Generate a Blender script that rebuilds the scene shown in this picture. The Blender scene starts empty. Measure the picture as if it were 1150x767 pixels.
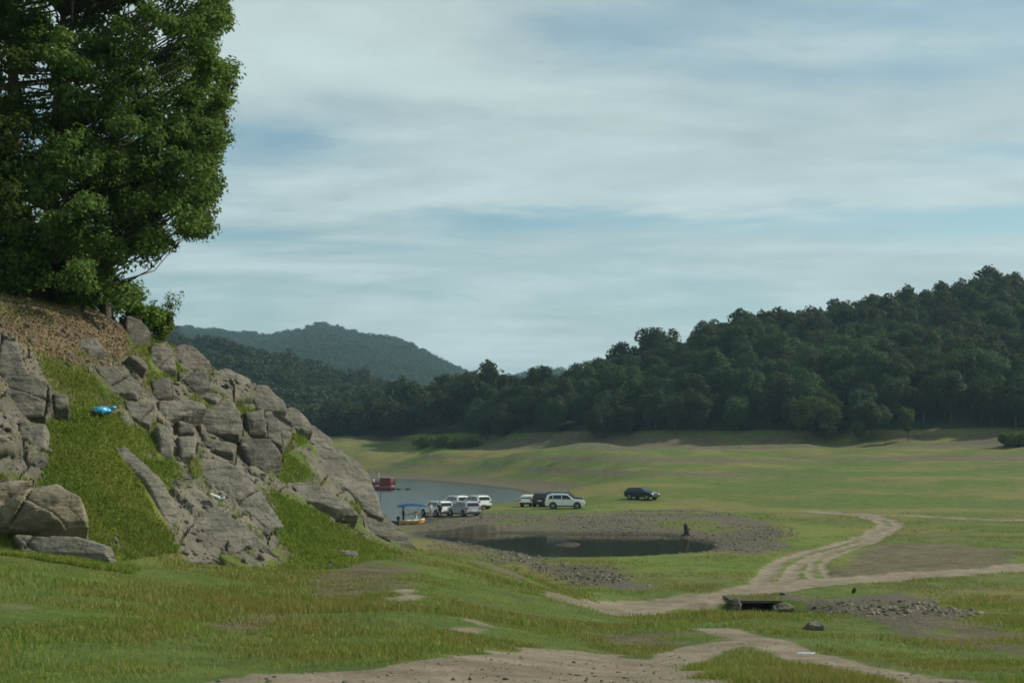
import bpy, bmesh, math, random
import numpy as np
from mathutils import Vector, Matrix
rng = np.random.default_rng(7); random.seed(7)
C = bpy.context.scene.collection
F_, CX, HY = 1580.0, 575.0, 505.0          # focal length and horizon of the photograph (pixels of 1150x767)
WATER = -7.6
R = math.radians

# ------------------------------------------------------------------ noise
def _h(ix, iy, iz, s):
    n = (ix*374761393 + iy*668265263 + iz*2147483647 + s*974711) & 0xffffffff
    n = ((n ^ (n >> 13))*1274126177) & 0xffffffff
    return ((n ^ (n >> 16)) & 0xffff)/65535.0
def vnoise(x, y, z=0.0, s=0):
    x, y, z = np.broadcast_arrays(np.asarray(x, float), np.asarray(y, float), np.asarray(z, float))
    ix, iy, iz = np.floor(x).astype(np.int64), np.floor(y).astype(np.int64), np.floor(z).astype(np.int64)
    fx, fy, fz = x-ix, y-iy, z-iz
    fx, fy, fz = fx*fx*(3-2*fx), fy*fy*(3-2*fy), fz*fz*(3-2*fz)
    r = 0
    for a in (0, 1):
        for b in (0, 1):
            for c in (0, 1):
                r = r + _h(ix+a, iy+b, iz+c, s)*(fx if a else 1-fx)*(fy if b else 1-fy)*(fz if c else 1-fz)
    return r*2-1
def fbm(x, y, z=0.0, s=0, o=4):
    r, a = 0, 1.0
    for k in range(o):
        r = r + a*vnoise(x*2**k, y*2**k, z*2**k, s+k*17); a *= 0.5
    return r/1.9
def sstep(a, b, v):
    t = np.clip((v-a)/(b-a), 0, 1); return t*t*(3-2*t)

# ------------------------------------------------------------------ mesh / object helpers
def mesh_np(name, v, quads=None, tris=None, smooth=False):
    me = bpy.data.meshes.new(name)
    v = np.ascontiguousarray(v, np.float32)
    ls, st = [], []
    off = 0
    for f, k in ((quads, 4), (tris, 3)):
        if f is not None and len(f):
            f = np.asarray(f, np.int32); ls.append(f.ravel()); st.append(off+np.arange(len(f))*k); off += f.size
    lv = np.concatenate(ls).astype(np.int32); stt = np.concatenate(st).astype(np.int32)
    me.vertices.add(len(v)); me.vertices.foreach_set('co', v.ravel())
    me.loops.add(len(lv)); me.loops.foreach_set('vertex_index', lv)
    me.polygons.add(len(stt)); me.polygons.foreach_set('loop_start', stt)
    me.update(calc_edges=True)
    if smooth: me.polygons.foreach_set('use_smooth', np.ones(len(stt), bool))
    return me
def obj(name, me, mat=None, parent=None, label=None, cat=None, group=None, kind=None, loc=None):
    if isinstance(me, bmesh.types.BMesh):
        bm = me; me = bpy.data.meshes.new(name); bm.to_mesh(me); bm.free()
    o = bpy.data.objects.new(name, me); C.objects.link(o)
    if mat is not None and not me.materials: me.materials.append(mat)
    if parent: o.parent = parent
    if loc is not None: o.location = loc
    tag(o, label, cat, group, kind); return o
def tag(o, label=None, cat=None, group=None, kind=None):
    if label: o['label'] = label
    if cat: o['category'] = cat
    if group: o['group'] = group
    if kind: o['kind'] = kind
def empty(name, loc, rz=0, label=None, cat=None, group=None):
    o = bpy.data.objects.new(name, None); C.objects.link(o); o.empty_display_size = .3
    o.location = loc; o.rotation_euler = (0, 0, rz); tag(o, label, cat, group); return o
def copy_tree(o, parent=None):
    c = o.copy(); C.objects.link(c)
    if parent: c.parent = parent
    for ch in list(o.children): copy_tree(ch, c)
    return c
def box(bm, c, s, rot=None, bev=0):
    r = bmesh.ops.create_cube(bm, size=1)
    M = Matrix.Translation(c) @ (rot or Matrix.Identity(4)) @ Matrix.Diagonal((s[0], s[1], s[2], 1))
    bmesh.ops.transform(bm, matrix=M, verts=r['verts'])
    if bev:
        es = list({e for v in r['verts'] for e in v.link_edges})
        bmesh.ops.bevel(bm, geom=es, offset=bev, segments=2, affect='EDGES')
def tube(bm, pts, rad, n=8):
    pts = [Vector(p) for p in pts]; rings = []
    if not hasattr(rad, '__len__'): rad = [rad]*len(pts)
    for i, p in enumerate(pts):
        d = (pts[min(i+1, len(pts)-1)]-pts[max(i-1, 0)]).normalized()
        a = d.orthogonal().normalized(); b = d.cross(a)
        rings.append([bm.verts.new(p+(a*math.cos(t)+b*math.sin(t))*rad[i]) for t in [2*math.pi*k/n for k in range(n)]])
    for r0, r1 in zip(rings, rings[1:]):
        # match closest start to limit twist
        k0 = min(range(n), key=lambda k: (r1[k].co-r0[0].co-(pts[1]-pts[0])*0).length)
        r1r = r1[k0:]+r1[:k0]; r1[:] = r1r
        for k in range(n): bm.faces.new((r0[k], r0[(k+1) % n], r1[(k+1) % n], r1[k]))
    bm.faces.new(rings[0][::-1]); bm.faces.new(rings[-1])
def lathe(bm, prof, n=20, axis='Y'):
    rings = []
    for r, h in prof:
        ring = []
        for k in range(n):
            t = 2*math.pi*k/n
            p = (r*math.cos(t), h, r*math.sin(t)) if axis == 'Y' else (r*math.cos(t), r*math.sin(t), h)
            ring.append(bm.verts.new(p))
        rings.append(ring)
    for a, b in zip(rings, rings[1:]):
        for k in range(n): bm.faces.new((a[k], a[(k+1) % n], b[(k+1) % n], b[k]))
    bm.faces.new(rings[0][::-1]); bm.faces.new(rings[-1])
def smooth(o):
    for p in o.data.polygons: p.use_smooth = True
    return o

# ------------------------------------------------------------------ materials
class NT:
    def __init__(s, name):
        s.m = bpy.data.materials.new(name); s.m.use_nodes = True; s.t = s.m.node_tree; s.t.nodes.clear()
        s.out = s.t.nodes.new('ShaderNodeOutputMaterial')
    def n(s, ty, _out=0, **kw):
        nd = s.t.nodes.new(ty)
        for k, v in kw.items():
            if k.startswith('p_'): setattr(nd, k[2:], v)
        for k, v in kw.items():
            if k.startswith('p_'): continue
            key = int(k[1:]) if k[0] == 'i' and k[1:].isdigit() else k.replace('__', ' ')
            s.set(nd.inputs[key], v)
        return nd.outputs[_out]
    def set(s, sock, v):
        if isinstance(v, bpy.types.NodeSocket): s.t.links.new(v, sock)
        else:
            if sock.type == 'RGBA' and len(v) == 3: v = (*v, 1)
            sock.default_value = v
    def noise(s, vec, scale, detail=4, rough=.55, dist=0): return s.n('ShaderNodeTexNoise', 0, Vector=vec, Scale=scale, Detail=detail, Roughness=rough, Distortion=dist)
    def math(s, op, a, b=0.0, clamp=False): return s.n('ShaderNodeMath', 0, p_operation=op, p_use_clamp=clamp, i0=a, i1=b)
    def mix(s, f, a, b, bl='MIX'): 
        nd = s.t.nodes.new('ShaderNodeMix'); nd.data_type = 'RGBA'; nd.blend_type = bl
        s.set(nd.inputs[0], f); s.set(nd.inputs[6], a); s.set(nd.inputs[7], b); return nd.outputs[2]
    def ramp(s, f, lo, hi): 
        nd = s.t.nodes.new('ShaderNodeMapRange'); nd.interpolation_type = 'SMOOTHSTEP'
        s.set(nd.inputs[0], f); nd.inputs[1].default_value = lo; nd.inputs[2].default_value = hi; return nd.outputs[0]
    def attr(s, nm): return s.n('ShaderNodeAttribute', 2, p_attribute_name=nm)
    def map(s, vec, sc): return s.n('ShaderNodeMapping', 0, Vector=vec, Scale=sc)
    def obj(s): return s.n('ShaderNodeTexCoord', 3)
    def pos(s): return s.n('ShaderNodeNewGeometry', 0)
    def bump(s, h, st, d=.1): return s.n('ShaderNodeBump', 0, Height=h, Strength=st, Distance=d)
    def bsdf(s, col, rough=.8, normal=None, spec=.3, metal=0.0, **kw):
        a = dict(Base__Color=col, Roughness=rough, Metallic=metal, Specular__IOR__Level=spec); a.update(kw)
        if normal is not None: a['Normal'] = normal
        return s.n('ShaderNodeBsdfPrincipled', 0, **a)
    def end(s, sh): s.t.links.new(sh, s.out.inputs[0]); return s.m
_sm = {}
def simple(name, col, rough=.6, spec=.4, metal=0.0, var=.12, scale=6.0, coat=0.0):
    if name in _sm: return _sm[name]
    t = NT(name); f = t.noise(t.obj(), scale, 5)
    c = t.mix(t.ramp(f, .3, .7), [x*(1-var) for x in col], [min(1, x*(1+var)) for x in col])
    _sm[name] = t.end(t.bsdf(c, t.math('ADD', rough-.06, t.math('MULTIPLY', f, .12)), None, spec, metal, Coat__Weight=coat)); return _sm[name]

def leaf_material(name, c0, c1, trans=.3, big=.25):
    t = NT(name)
    isl = t.n('ShaderNodeNewGeometry', 8)
    oi = t.n('ShaderNodeObjectInfo', 5)
    ns = t.noise(t.pos(), big, 2)
    f = t.math('ADD', t.math('MULTIPLY', isl, .5), t.math('MULTIPLY', t.ramp(ns, .3, .7), .5))
    c = t.mix(f, c0, c1)
    hs = t.n('ShaderNodeHueSaturation', 0, Hue=t.math('ADD', .475, t.math('MULTIPLY', oi, .04)), Value=t.math('ADD', .68, t.math('MULTIPLY', t.math('POWER', oi, 1.6), .85)), Color=c)
    d = t.bsdf(hs, .7, None, .10)
    tr = t.n('ShaderNodeBsdfTranslucent', 0, Color=t.mix(.5, hs, (.16, .22, .03)))
    return t.end(t.n('ShaderNodeMixShader', 0, i0=trans, i1=d, i2=tr))
M_oak = leaf_material('oak_leaves', (.038, .068, .017), (.092, .142, .032), .32, .5)
M_wood = leaf_material('wood_leaves', (.021, .042, .016), (.048, .083, .023), .15, .05)
M_woodfar = leaf_material('ridge_leaves', (.022, .040, .018), (.046, .074, .026), .08, .02)
M_bright = leaf_material('scrub_leaves', (.055, .10, .020), (.12, .19, .03), .3, .5)
def bark():
    t = NT('bark'); o = t.obj(); f = t.noise(t.map(o, (6, 6, 1.2)), 3, 6)
    return t.end(t.bsdf(t.mix(f, (.03, .024, .018), (.12, .10, .08)), .9, t.bump(f, .8, .05)))
M_bark = bark()
def rockmat(name, tint=(1, 1, 1), each=False):
    t = NT(name); p = t.pos(); oi = t.n('ShaderNodeNewGeometry', 8) if each else t.n('ShaderNodeObjectInfo', 5)
    big = t.noise(p, .8, 5, .6); med = t.noise(p, 4, 8, .65); fine = t.noise(p, 22, 6, .7)
    str_ = t.noise(t.n('ShaderNodeMapping', 0, Vector=p, Rotation=(.4, .5, .2), Scale=(1.0, 1.0, 7.0)), 1.3, 6, .6)
    m3 = lambda c: [a*b for a, b in zip(c, tint)]
    c = t.mix(t.ramp(big, .3, .7), m3((.108, .101, .083)), m3((.185, .171, .136)))
    c = t.mix(t.ramp(med, .48, .72), c, m3((.215, .198, .155)))
    c = t.mix(t.math('MULTIPLY', t.ramp(str_, .48, .72), .65), c, m3((.05, .048, .043)))
    c = t.mix(t.math('MULTIPLY', t.ramp(t.noise(p, 2.2, 4), .58, .72), .5), c, (.15, .14, .07))   # lichen and moss
    c = t.mix(t.math('MULTIPLY', t.ramp(fine, .5, .8), .35), c, m3((.06, .055, .05)))
    hs = t.n('ShaderNodeHueSaturation', 0, Value=t.math('ADD', .55 if each else .78, t.math('MULTIPLY', oi, .95 if each else .32)), Color=c)
    h = t.math('ADD', t.math('MULTIPLY', med, .6), t.math('ADD', t.math('MULTIPLY', fine, .25), t.math('MULTIPLY', str_, .6)))
    vor = t.n('ShaderNodeTexVoronoi', 0, p_feature='DISTANCE_TO_EDGE', Vector=t.n('ShaderNodeVectorMath', 0, p_operation='ADD', i0=p, i1=t.n('ShaderNodeVectorMath', 0, p_operation='SCALE', i0=t.n('ShaderNodeTexNoise', 1, Vector=p, Scale=2.5), Scale=.22)), Scale=.9)
    h = t.math('ADD', h, t.math('MULTIPLY', t.ramp(vor, 0, .03), .10))
    return t.end(t.bsdf(hs, .88, t.bump(h, .9, .14), .25))
M_rock = rockmat('rock'); M_rockpale = rockmat('pale_rock', (1.35, 1.27, 1.08)); M_rubble = rockmat('rubble_stone', (.95, .90, .80), True)

# ------------------------------------------------------------------ the terrain: lines of ground across the view, near to far
# every line: (column, depth, height or ('y', row))
def L(*pts):
    px = [p[0] for p in pts]; D = [p[1] for p in pts]
    z = [(HY-p[2][1])/F_*p[1] if isinstance(p[2], tuple) else p[2] for p in pts]
    return px, D, z
y = lambda v: ('y', v)
LINES = [
 L((0, 2, -2.0)),
 L((0, 12, -2.0), (850, 12, -2.0), (1150, 13, -2.15)),
 L((-300, 24, -1.8), (0, 27, y(622)), (100, 28, y(632)), (200, 31, y(633)), (300, 33, y(640)), (400, 36, y(628)), (465, 38, y(625)), (575, 36, y(655)), (690, 33, -3.75), (850, 30, -3.5), (1150, 30, -3.7)),
 L((-300, 27, 1.0), (0, 31, 1.2), (60, 33, .6), (100, 34, y(462)), (200, 38, y(480)), (300, 40, y(520)), (400, 42, y(585)), (465, 44.5, y(618)), (520, 48, y(622)), (575, 50, y(641)), (690, 61, -6.7), (850, 64, -6.9), (1150, 66, -6.9)),
 L((-300, 32, 3.4), (0, 34, y(352)), (60, 36.5, y(352)), (100, 38.5, y(356)), (150, 41, y(368)), (200, 43, y(390)), (250, 43, y(416)), (300, 43.5, y(447)), (360, 44.6, y(492)), (400, 45.5, y(531)), (430, 46.5, y(571)), (465, 48, -3.7), (520, 55, -5.3), (575, 58, -6.0), (690, 70, -6.85), (1150, 74, -6.9)),
 L((-300, 50, 7), (0, 50, 6.6), (100, 52, 5.5), (150, 53, 4), (200, 54, 1.5), (300, 56, -2.5), (400, 58, -6), (465, 63, -7.3), (575, 70, -7.35), (690, 78, -7.0), (850, 84, -6.9), (1150, 88, -6.9)),
 L((-300, 90, 9), (0, 85, 5), (100, 85, -1), (200, 85, -8.4), (400, 85, -8.6), (465, 84, -7.8), (520, 84, -7.2), (690, 90, -7.1), (850, 100, -6.9), (1150, 105, -6.8)),
 L((-300, 150, 2), (0, 140, -6), (100, 140, -9), (400, 140, -8.6), (440, 140, -8.0), (480, 140, -7.4), (600, 140, -7.0), (690, 140, -6.8), (1150, 140, -6.75)),
 L((-300, 200, 0), (0, 200, -9.5), (380, 170, -9.5), (430, 166, -8.2), (470, 166, -7.0), (540, 164, -6.9), (600, 162, -6.8), (1150, 165, -6.65)),
 L((-300, 320, -4), (0, 380, -8), (300, 380, -8), (430, 370, -7.7), (500, 328, -7.7), (560, 276, -7.7), (590, 250, -7.5), (640, 232, -5.6), (700, 240, -3.7), (850, 250, -3.3), (1150, 250, -2.6)),
 L((-300, 380, 3), (0, 460, 3), (380, 480, y(494)), (440, 465, y(497)), (520, 440, y(500)), (600, 400, y(498)), (700, 380, y(498)), (850, 358, y(500)), (1000, 340, y(496)), (1150, 325, y(490)), (1400, 310, 4)),
 L((-300, 520, 20), (0, 560, 5), (300, 560, 5), (390, 540, 5), (420, 520, 7), (450, 512, 11), (490, 490, 14), (530, 470, 13), (560, 452, 11.5), (600, 434, 11.5), (640, 436, 14.5), (700, 450, 21.5), (760, 460, 27), (830, 470, 34.5), (900, 480, 35.5), (980, 490, 42), (1070, 500, 46.5), (1135, 508, 52), (1150, 510, 50), (1300, 520, 62), (1600, 540, 80)),
 L((-300, 650, 40), (0, 650, 28), (200, 650, 26), (300, 650, 20), (400, 640, 12), (500, 620, 6), (600, 620, 3), (700, 640, 12), (900, 660, 25), (1150, 680, 40), (1600, 700, 60)),
 L((-300, 800, 70), (0, 800, 62), (200, 800, 56), (250, 800, 52), (300, 800, 46), (350, 800, 40), (400, 800, 34), (440, 800, 28), (480, 800, 22), (560, 800, 14), (700, 800, 14), (1150, 800, 40)),
 L((-300, 1200, 35), (600, 1200, 15), (1150, 1200, 30)),
 L((-300, 2200, 170), (180, 2200, y(372)), (210, 2200, y(370)), (250, 2200, y(375)), (300, 2200, y(380)), (335, 2200, y(374)), (352, 2200, y(367)), (366, 2200, y(364)), (382, 2200, y(371)), (400, 2200, y(377)), (425, 2200, y(381)), (445, 2200, y(383)), (480, 2200, y(400)), (520, 2200, y(420)), (545, 2200, y(433)), (580, 2200, y(426)), (618, 2200, y(417)), (650, 2200, y(425)), (1150, 2200, 90)),
 L((-300, 3000, 90), (1150, 3000, 60)),
 L((0, 4600, 40)),
]
th_in = np.arctan((np.arange(-120, 1272, 2.0)-CX)/F_)
thL = np.linspace(-math.pi, th_in[0], 70)[:-1]; thR = np.linspace(th_in[-1], math.pi, 70)[1:]
TH = np.concatenate([thL, th_in, thR])
LD = np.concatenate([np.arange(math.log(2), math.log(10), .03), np.arange(math.log(10), math.log(26), .008), np.arange(math.log(26), math.log(50), .0018),
                     np.arange(math.log(50), math.log(560), .006), np.arange(math.log(560), math.log(4600), .02)])
THc = np.clip(TH, -R(38), R(38)); PX = CX+F_*np.tan(THc)
def _gs(a, sig, ax):
    k = np.arange(-int(3*sig)-1, int(3*sig)+2); w = np.exp(-.5*(k/sig)**2); w /= w.sum()
    pad = [(0, 0)]*a.ndim; pad[ax] = (len(k)//2,)*2
    b = np.pad(a, pad, mode='edge'); out = 0
    for i, ww in enumerate(w): out = out+ww*np.take(b, np.arange(i, i+a.shape[ax]), axis=ax)
    return out
pxf = np.arange(-700, 1900, 4.0)
ldf = np.arange(math.log(1.9), math.log(4700), .005)
JD = np.array([_gs(np.interp(pxf, l[0], np.log(l[1])), 4, 0) for l in LINES])
JZ = np.array([_gs(np.interp(pxf, l[0], l[2]), 2.4 if l[1][0] == 2200 else 4, 0) for l in LINES])
TZ = np.array([np.interp(ldf, JD[:, i], JZ[:, i]) for i in range(len(pxf))])
TZ = _gs(TZ, 2.5, 1)
def bil(tab, ax, ay, qx, qy):
    i = np.clip(np.searchsorted(ax, qx)-1, 0, len(ax)-2); j = np.clip(np.searchsorted(ay, qy)-1, 0, len(ay)-2)
    fx = np.clip((qx-ax[i])/(ax[i+1]-ax[i]), 0, 1); fy = np.clip((qy-ay[j])/(ay[j+1]-ay[j]), 0, 1)
    return (tab[i, j]*(1-fx)+tab[i+1, j]*fx)*(1-fy)+(tab[i, j+1]*(1-fx)+tab[i+1, j+1]*fx)*fy
def atz(px, py, z):                       # pixel on a level plane
    D = F_*z/(HY-py); return ((px-CX)/F_*D, D)
def poly_sd(x, yv, poly):                 # signed distance, + inside
    P = np.asarray(poly, float); d = np.full(x.shape, 1e9); ins = np.zeros(x.shape, bool)
    lo, hi = P.min(0)-60, P.max(0)+60
    m = (x > lo[0]) & (x < hi[0]) & (yv > lo[1]) & (yv < hi[1])
    X, Y = x[m], yv[m]; dd = np.full(X.shape, 1e9); ii = np.zeros(X.shape, bool)
    for a, b in zip(P, np.roll(P, -1, 0)):
        e = b-a; t = np.clip(((X-a[0])*e[0]+(Y-a[1])*e[1])/(e@e+1e-9), 0, 1)
        dd = np.minimum(dd, np.hypot(X-a[0]-t*e[0], Y-a[1]-t*e[1]))
        c = ((a[1] > Y) != (b[1] > Y)) & (X < (b[0]-a[0])*(Y-a[1])/(b[1]-a[1]+1e-12)+a[0]); ii ^= c
    d[m] = dd; ins[m] = ii
    return np.where(ins, d, -d)
def line_d(x, yv, pts):
    P = np.asarray(pts, float); d = np.full(x.shape, 1e9); lo, hi = P.min(0)-20, P.max(0)+20
    m = (x > lo[0]) & (x < hi[0]) & (yv > lo[1]) & (yv < hi[1]); X, Y = x[m], yv[m]; dd = np.full(X.shape, 1e9)
    for a, b in zip(P, P[1:]):
        e = b-a; t = np.clip(((X-a[0])*e[0]+(Y-a[1])*e[1])/(e@e+1e-9), 0, 1)
        dd = np.minimum(dd, np.hypot(X-a[0]-t*e[0], Y-a[1]-t*e[1]))
    d[m] = dd; return d
def smooth_poly(pts, n=6, closed=True):   # Catmull-Rom
    P = np.asarray(pts, float); out = []; N = len(P)
    for i in range(N if closed else N-1):
        p0, p1, p2, p3 = (P[(i-1) % N], P[i], P[(i+1) % N], P[(i+2) % N]) if closed else (P[max(i-1, 0)], P[i], P[i+1], P[min(i+2, N-1)])
        for t in np.arange(n)/n:
            out.append(.5*((2*p1)+(-p0+p2)*t+(2*p0-5*p1+4*p2-p3)*t*t+(-p0+3*p1-3*p2+p3)*t**3))
    if not closed: out.append(P[-1])
    return np.array(out)
pond = smooth_poly([atz(a, b, WATER) for a, b in [(474, 599), (500, 598.5), (560, 598), (620, 599.5), (690, 600), (745, 601), (800, 611), (790, 621), (740, 624.5), (690, 628), (650, 629), (610, 627), (575, 621), (540, 614), (505, 608), (480, 604.5)]])
lake = smooth_poly([atz(a, b, WATER) for a, b in [(220, 590), (380, 592), (432, 591), (468, 589), (483, 584), (470, 579), (455, 577.5), (480, 573), (530, 568.5), (575, 565), (594, 559), (586, 552.5), (560, 547.5), (500, 541), (430, 537), (300, 533), (100, 532), (100, 560)]])
islet = [atz(a, b, WATER) for a, b in [(620, 611), (640, 608), (656, 610.5), (655, 613), (630, 613.5)]]
GX, GD = np.meshgrid(PX, np.exp(LD), indexing='ij')
THM = np.repeat(TH[:, None], len(LD), 1); RM = GD/np.cos(np.repeat(THc[:, None], len(LD), 1))
WX, WY = RM*np.sin(THM), RM*np.cos(THM)
Z = bil(TZ, pxf, ldf, GX.ravel(), np.log(GD).ravel()).reshape(GX.shape)
base_blend = sstep(R(45), R(95), np.abs(THM))
Z = Z*(1-base_blend)+(-2.0+.012*(GD-2))*base_blend
# small relief
Z = Z+fbm(WX*.35, WY*.35, 0, 3, 4)*.12*sstep(8, 25, GD)*(GD < 600)
Z = Z+fbm(WX*.05, WY*.05, 0, 9, 4)*np.interp(GD, [60, 90, 170, 260, 400, 700, 2200], [0, .14, .2, 1.0, 2.6, 4, 5])
for P, s in ((pond, .10), (lake, .07)):
    sd = poly_sd(WX, WY, P); nz = fbm(WX*.4, WY*.4, 0, 5, 3)
    sd = sd+nz*.6
    Z = np.where(sd > 0, np.minimum(Z, WATER-.03-s*np.minimum(sd, 9)), Z)
    sl_ = np.interp(GX, [540, 640], [.028, .11]) if P is pond else .06; tg_ = WATER+.04+sl_*np.clip(-sd+.8*nz, 0, 40)+.04*nz; shore = (sd <= 0) & (sd > -30) & (((GX > 425) & (GD > 64)) | ((GX > 200) & (GD > 120))) & (~((P is lake) & (GD < 215) & (GX > 540)))
    bw = sstep(3, 26, -sd); Z = np.where(shore & (Z > tg_), tg_*(1-bw)+Z*bw, Z)
    near = (sd <= 0) & (sd > -14) & (GX > 425) & (GD > 55)
    Z = np.where(near, np.maximum(Z, WATER+.04+np.minimum(sl_*np.clip(-sd+.5*nz, 0, 12), np.interp(GX, [480, 540], [.07, .6]))+.05*nz), Z)
sdp = poly_sd(WX, WY, pond); sdl = poly_sd(WX, WY, lake); sdi = poly_sd(WX, WY, islet)+fbm(WX, WY, 0, 4, 3)*.7
Z = np.where(sdi > -1.5, np.maximum(Z, WATER-.05+.13*np.minimum(sdi, 1.6)+.05*fbm(WX*2, WY*2, 0, 6, 3)), Z)
# the bank behind the pond is cut a little, so that it shows its face
land = (GX > 425) & (GD > 60) & (GD < 230) & (sdp < 0) & (sdl < 0)
Z = np.where(land, np.maximum(Z, WATER+.03), Z)
def zat(px, D): return bil(Z, PX, LD, np.asarray(px, float), np.log(D))
def unproj(px, py, d0=10, d1=560):
    D = np.exp(np.arange(math.log(d0), math.log(d1), .002)); z = zat(np.full(D.shape, px), D)
    r = HY-F_*z/D; k = np.argmax(r <= py) if (r <= py).any() else len(D)-1
    return np.array([(px-CX)/F_*D[k], D[k], z[k]])
def ground(x, yv):                        # height at a world point in front of the camera
    return zat(CX+F_*np.asarray(x)/np.asarray(yv), np.asarray(yv, float))
UP = lambda pts, **k: np.array([unproj(a, b, **k)[:2] for a, b in pts])
# --- culvert pit under the track
cvy = 62.0; cvx = (849-CX)/F_*cvy; CV_TOP = -6.62
pitd = np.abs(WX-(854-CX)/F_*WY); side = 1-sstep(1.5, 4.0, pitd)
low = np.where((WY > 40) & (WY < cvy+.1), -4.80-(WY-40)*.1255, 1e3)
Z = np.where((side > 0) & (low < Z), Z*(1-side)+low*side, Z)
bfx = 1-sstep(1.8, 5.0, np.abs(WX-cvx)); bfy = sstep(cvy-.6, cvy+.1, WY)*(1-sstep(cvy+2.6, cvy+6, WY)); Z = np.maximum(Z, Z+(CV_TOP-.03-Z+.12*fbm(WX*1.3, WY*1.3, 0, 97, 3))*bfx*bfy)
Z = np.where((np.abs(WX-cvx) < .95) & (WY > cvy-.1) & (WY < cvy+2.0), -7.6, Z)
# ------------------------------------------------------------------ ground cover masks
zero = np.zeros(Z.shape)
def pm(pts, e, amp=.0, sc=.5, seed=1, **k):
    P = smooth_poly(UP(pts, **k)); sd = poly_sd(WX, WY, P)+(fbm(WX*sc, WY*sc, 0, seed, 3)*amp if amp else 0); return sstep(-e, e, sd)
def tm(pts, w, e, seed=1, **k):
    P = smooth_poly(UP(pts, **k), 6, False); d = line_d(WX, WY, P)+fbm(WX*.6, WY*.6, 0, seed, 3)*.35*min(1, w); return 1-sstep(w-e, w+e, d)
tA = [(688, 684), (715, 680), (755, 674.5), (800, 668), (870, 657.5), (930, 651.5), (1000, 647), (1080, 641), (1180, 633)]
tB1 = [(868, 655), (872, 645), (885, 632), (915, 620), (960, 608), (988, 597), (1000, 588), (980, 580), (962, 577)]
tB2 = [(925, 650), (917, 640), (922, 628), (948, 617), (985, 603), (1005, 590)]
tC = [(915, 573.5), (960, 577), (1040, 579.5), (1100, 582), (1200, 586)]
tD = [(700, 757), (790, 728), (850, 722), (890, 733), (930, 744), (1000, 757), (1090, 785)]
tD2 = [(800, 790), (850, 752), (890, 735)]
dirt = zero
for t_, w, e in ((tA, 1.6, .5), (tB1, 1.15, .45), (tB2, .65, .4), (tC, 1.7, .6)):
    P_ = smooth_poly(UP(t_), 6, False); d_ = line_d(WX, WY, P_)+fbm(WX*.6, WY*.6, 0, 2, 3)*.3
    strip = 1-(.6 if w < 1.4 else .25 if w < 1.65 else 0)*(1-sstep(.1, .55, d_))*sstep(-.3, .2, fbm(WX*.15, WY*.15, 0, 14, 3)+.15)
    dirt = np.maximum(dirt, (1-sstep(w-e, w+e, d_))*strip)
dirt = np.maximum(dirt, .9*pm([(690, 690), (688, 678), (760, 668), (800, 664), (790, 672), (750, 684)], .6, .6))
dirt = np.maximum(dirt, pm([(225, 790), (300, 757), (420, 750), (520, 736), (600, 728), (700, 736), (760, 752), (800, 790)], .25, .5, 2.0, 4, d0=8))
dirt = np.maximum(dirt, tm(tD, .42, .25, 6, d0=8)); dirt = np.maximum(dirt, .85*tm([(800, 706), (845, 716), (880, 728), (930, 742)], .35, .3, 8))
for q in ([(505, 705), (530, 697), (555, 703), (535, 712)], [(440, 668), (455, 662), (470, 668), (455, 674)]): dirt = np.maximum(dirt, .8*pm(q, .25, .4, 1.5))
gravel = pm([(490, 594), (520, 580), (620, 577), (700, 573), (780, 573), (830, 579), (880, 596), (890, 610), (870, 622), (800, 620), (745, 605), (600, 601)], 2.0, 2.5, .15)
gravel = np.maximum(gravel, pm([(478, 604), (520, 604), (570, 620), (620, 631), (680, 640), (720, 652), (735, 661), (690, 662), (640, 655), (590, 640), (540, 628), (490, 612)], 1.0, 1.2, .3, d0=66))
gravel = np.maximum(gravel, pm([(865, 684), (900, 676), (960, 668), (1020, 666), (1060, 678), (1090, 692), (1060, 706), (990, 706), (910, 692)], .8, 1.0, .4))
gravel = gravel*np.clip(.72+1.3*fbm(WX*.12, WY*.2, 0, 93, 4), .25, 1); gravel = np.maximum(gravel, sstep(-6, -.3, sdp)*.9*(GX > 560)); gravel = np.maximum(gravel, sstep(-3, 0, sdp)); gravel = np.maximum(gravel, sstep(-1.5, .2, sdi))
brown = pm([(920, 640), (985, 614), (1060, 611), (1125, 618), (1120, 634), (1040, 642), (960, 648), (925, 648)], 1.2, 2.2, .25, 6)
brown = np.maximum(brown, .9*pm([(440, 592), (440, 578), (480, 574), (545, 577), (560, 585), (520, 592), (480, 597)], 1.2, 1.0, .3, 6, d0=100))
brown = np.maximum(brown, .8*pm([(355, 658), (400, 655), (425, 662), (400, 672), (365, 668)], .4, .6, .9))
brown = np.maximum(brown, .7*pm([(230, 702), (280, 690), (340, 688), (330, 698), (260, 708)], .3, .5, .9))
brown = np.maximum(brown, sstep(-5, -.5, sdl)*.85*(GD > 60))
zz = Z+.7*fbm(WX*.02, WY*.02, 0, 2, 3)+.4*fbm(WX*.006, WY*.1, 0, 12, 3)
drawn = sstep(195, 240, GD)*sstep(-1.0, 1.6, Z)*(1-sstep(3.0, 5, Z))*(.15+.85*sstep(-.2, .25, fbm(WX*.03, WY*.05, 0, 31, 3)))
bands = sstep(190, 230, GD)*(GD < 520)*sstep(.05, .5, np.sin(zz*2.6)+.5*fbm(WX*.02, WY*.06, 0, 41, 3))*(.35+.6*sstep(-.2, .3, fbm(WX*.015, WY*.03, 0, 44, 3)))
brown = np.maximum(brown, np.maximum(drawn*.95, bands))
brown = np.maximum(brown, sstep(200, 240, GD)*(1-sstep(-7.4, -5.2, Z+.3*fbm(WX*.05, WY*.05, 0, 8, 2)))*.85)
litter = pm([(-60, 370), (-60, 300), (60, 330), (130, 350), (150, 372), (120, 400), (75, 412), (30, 385), (10, 380)], .6, .8, .7, 5, d0=20)
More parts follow.
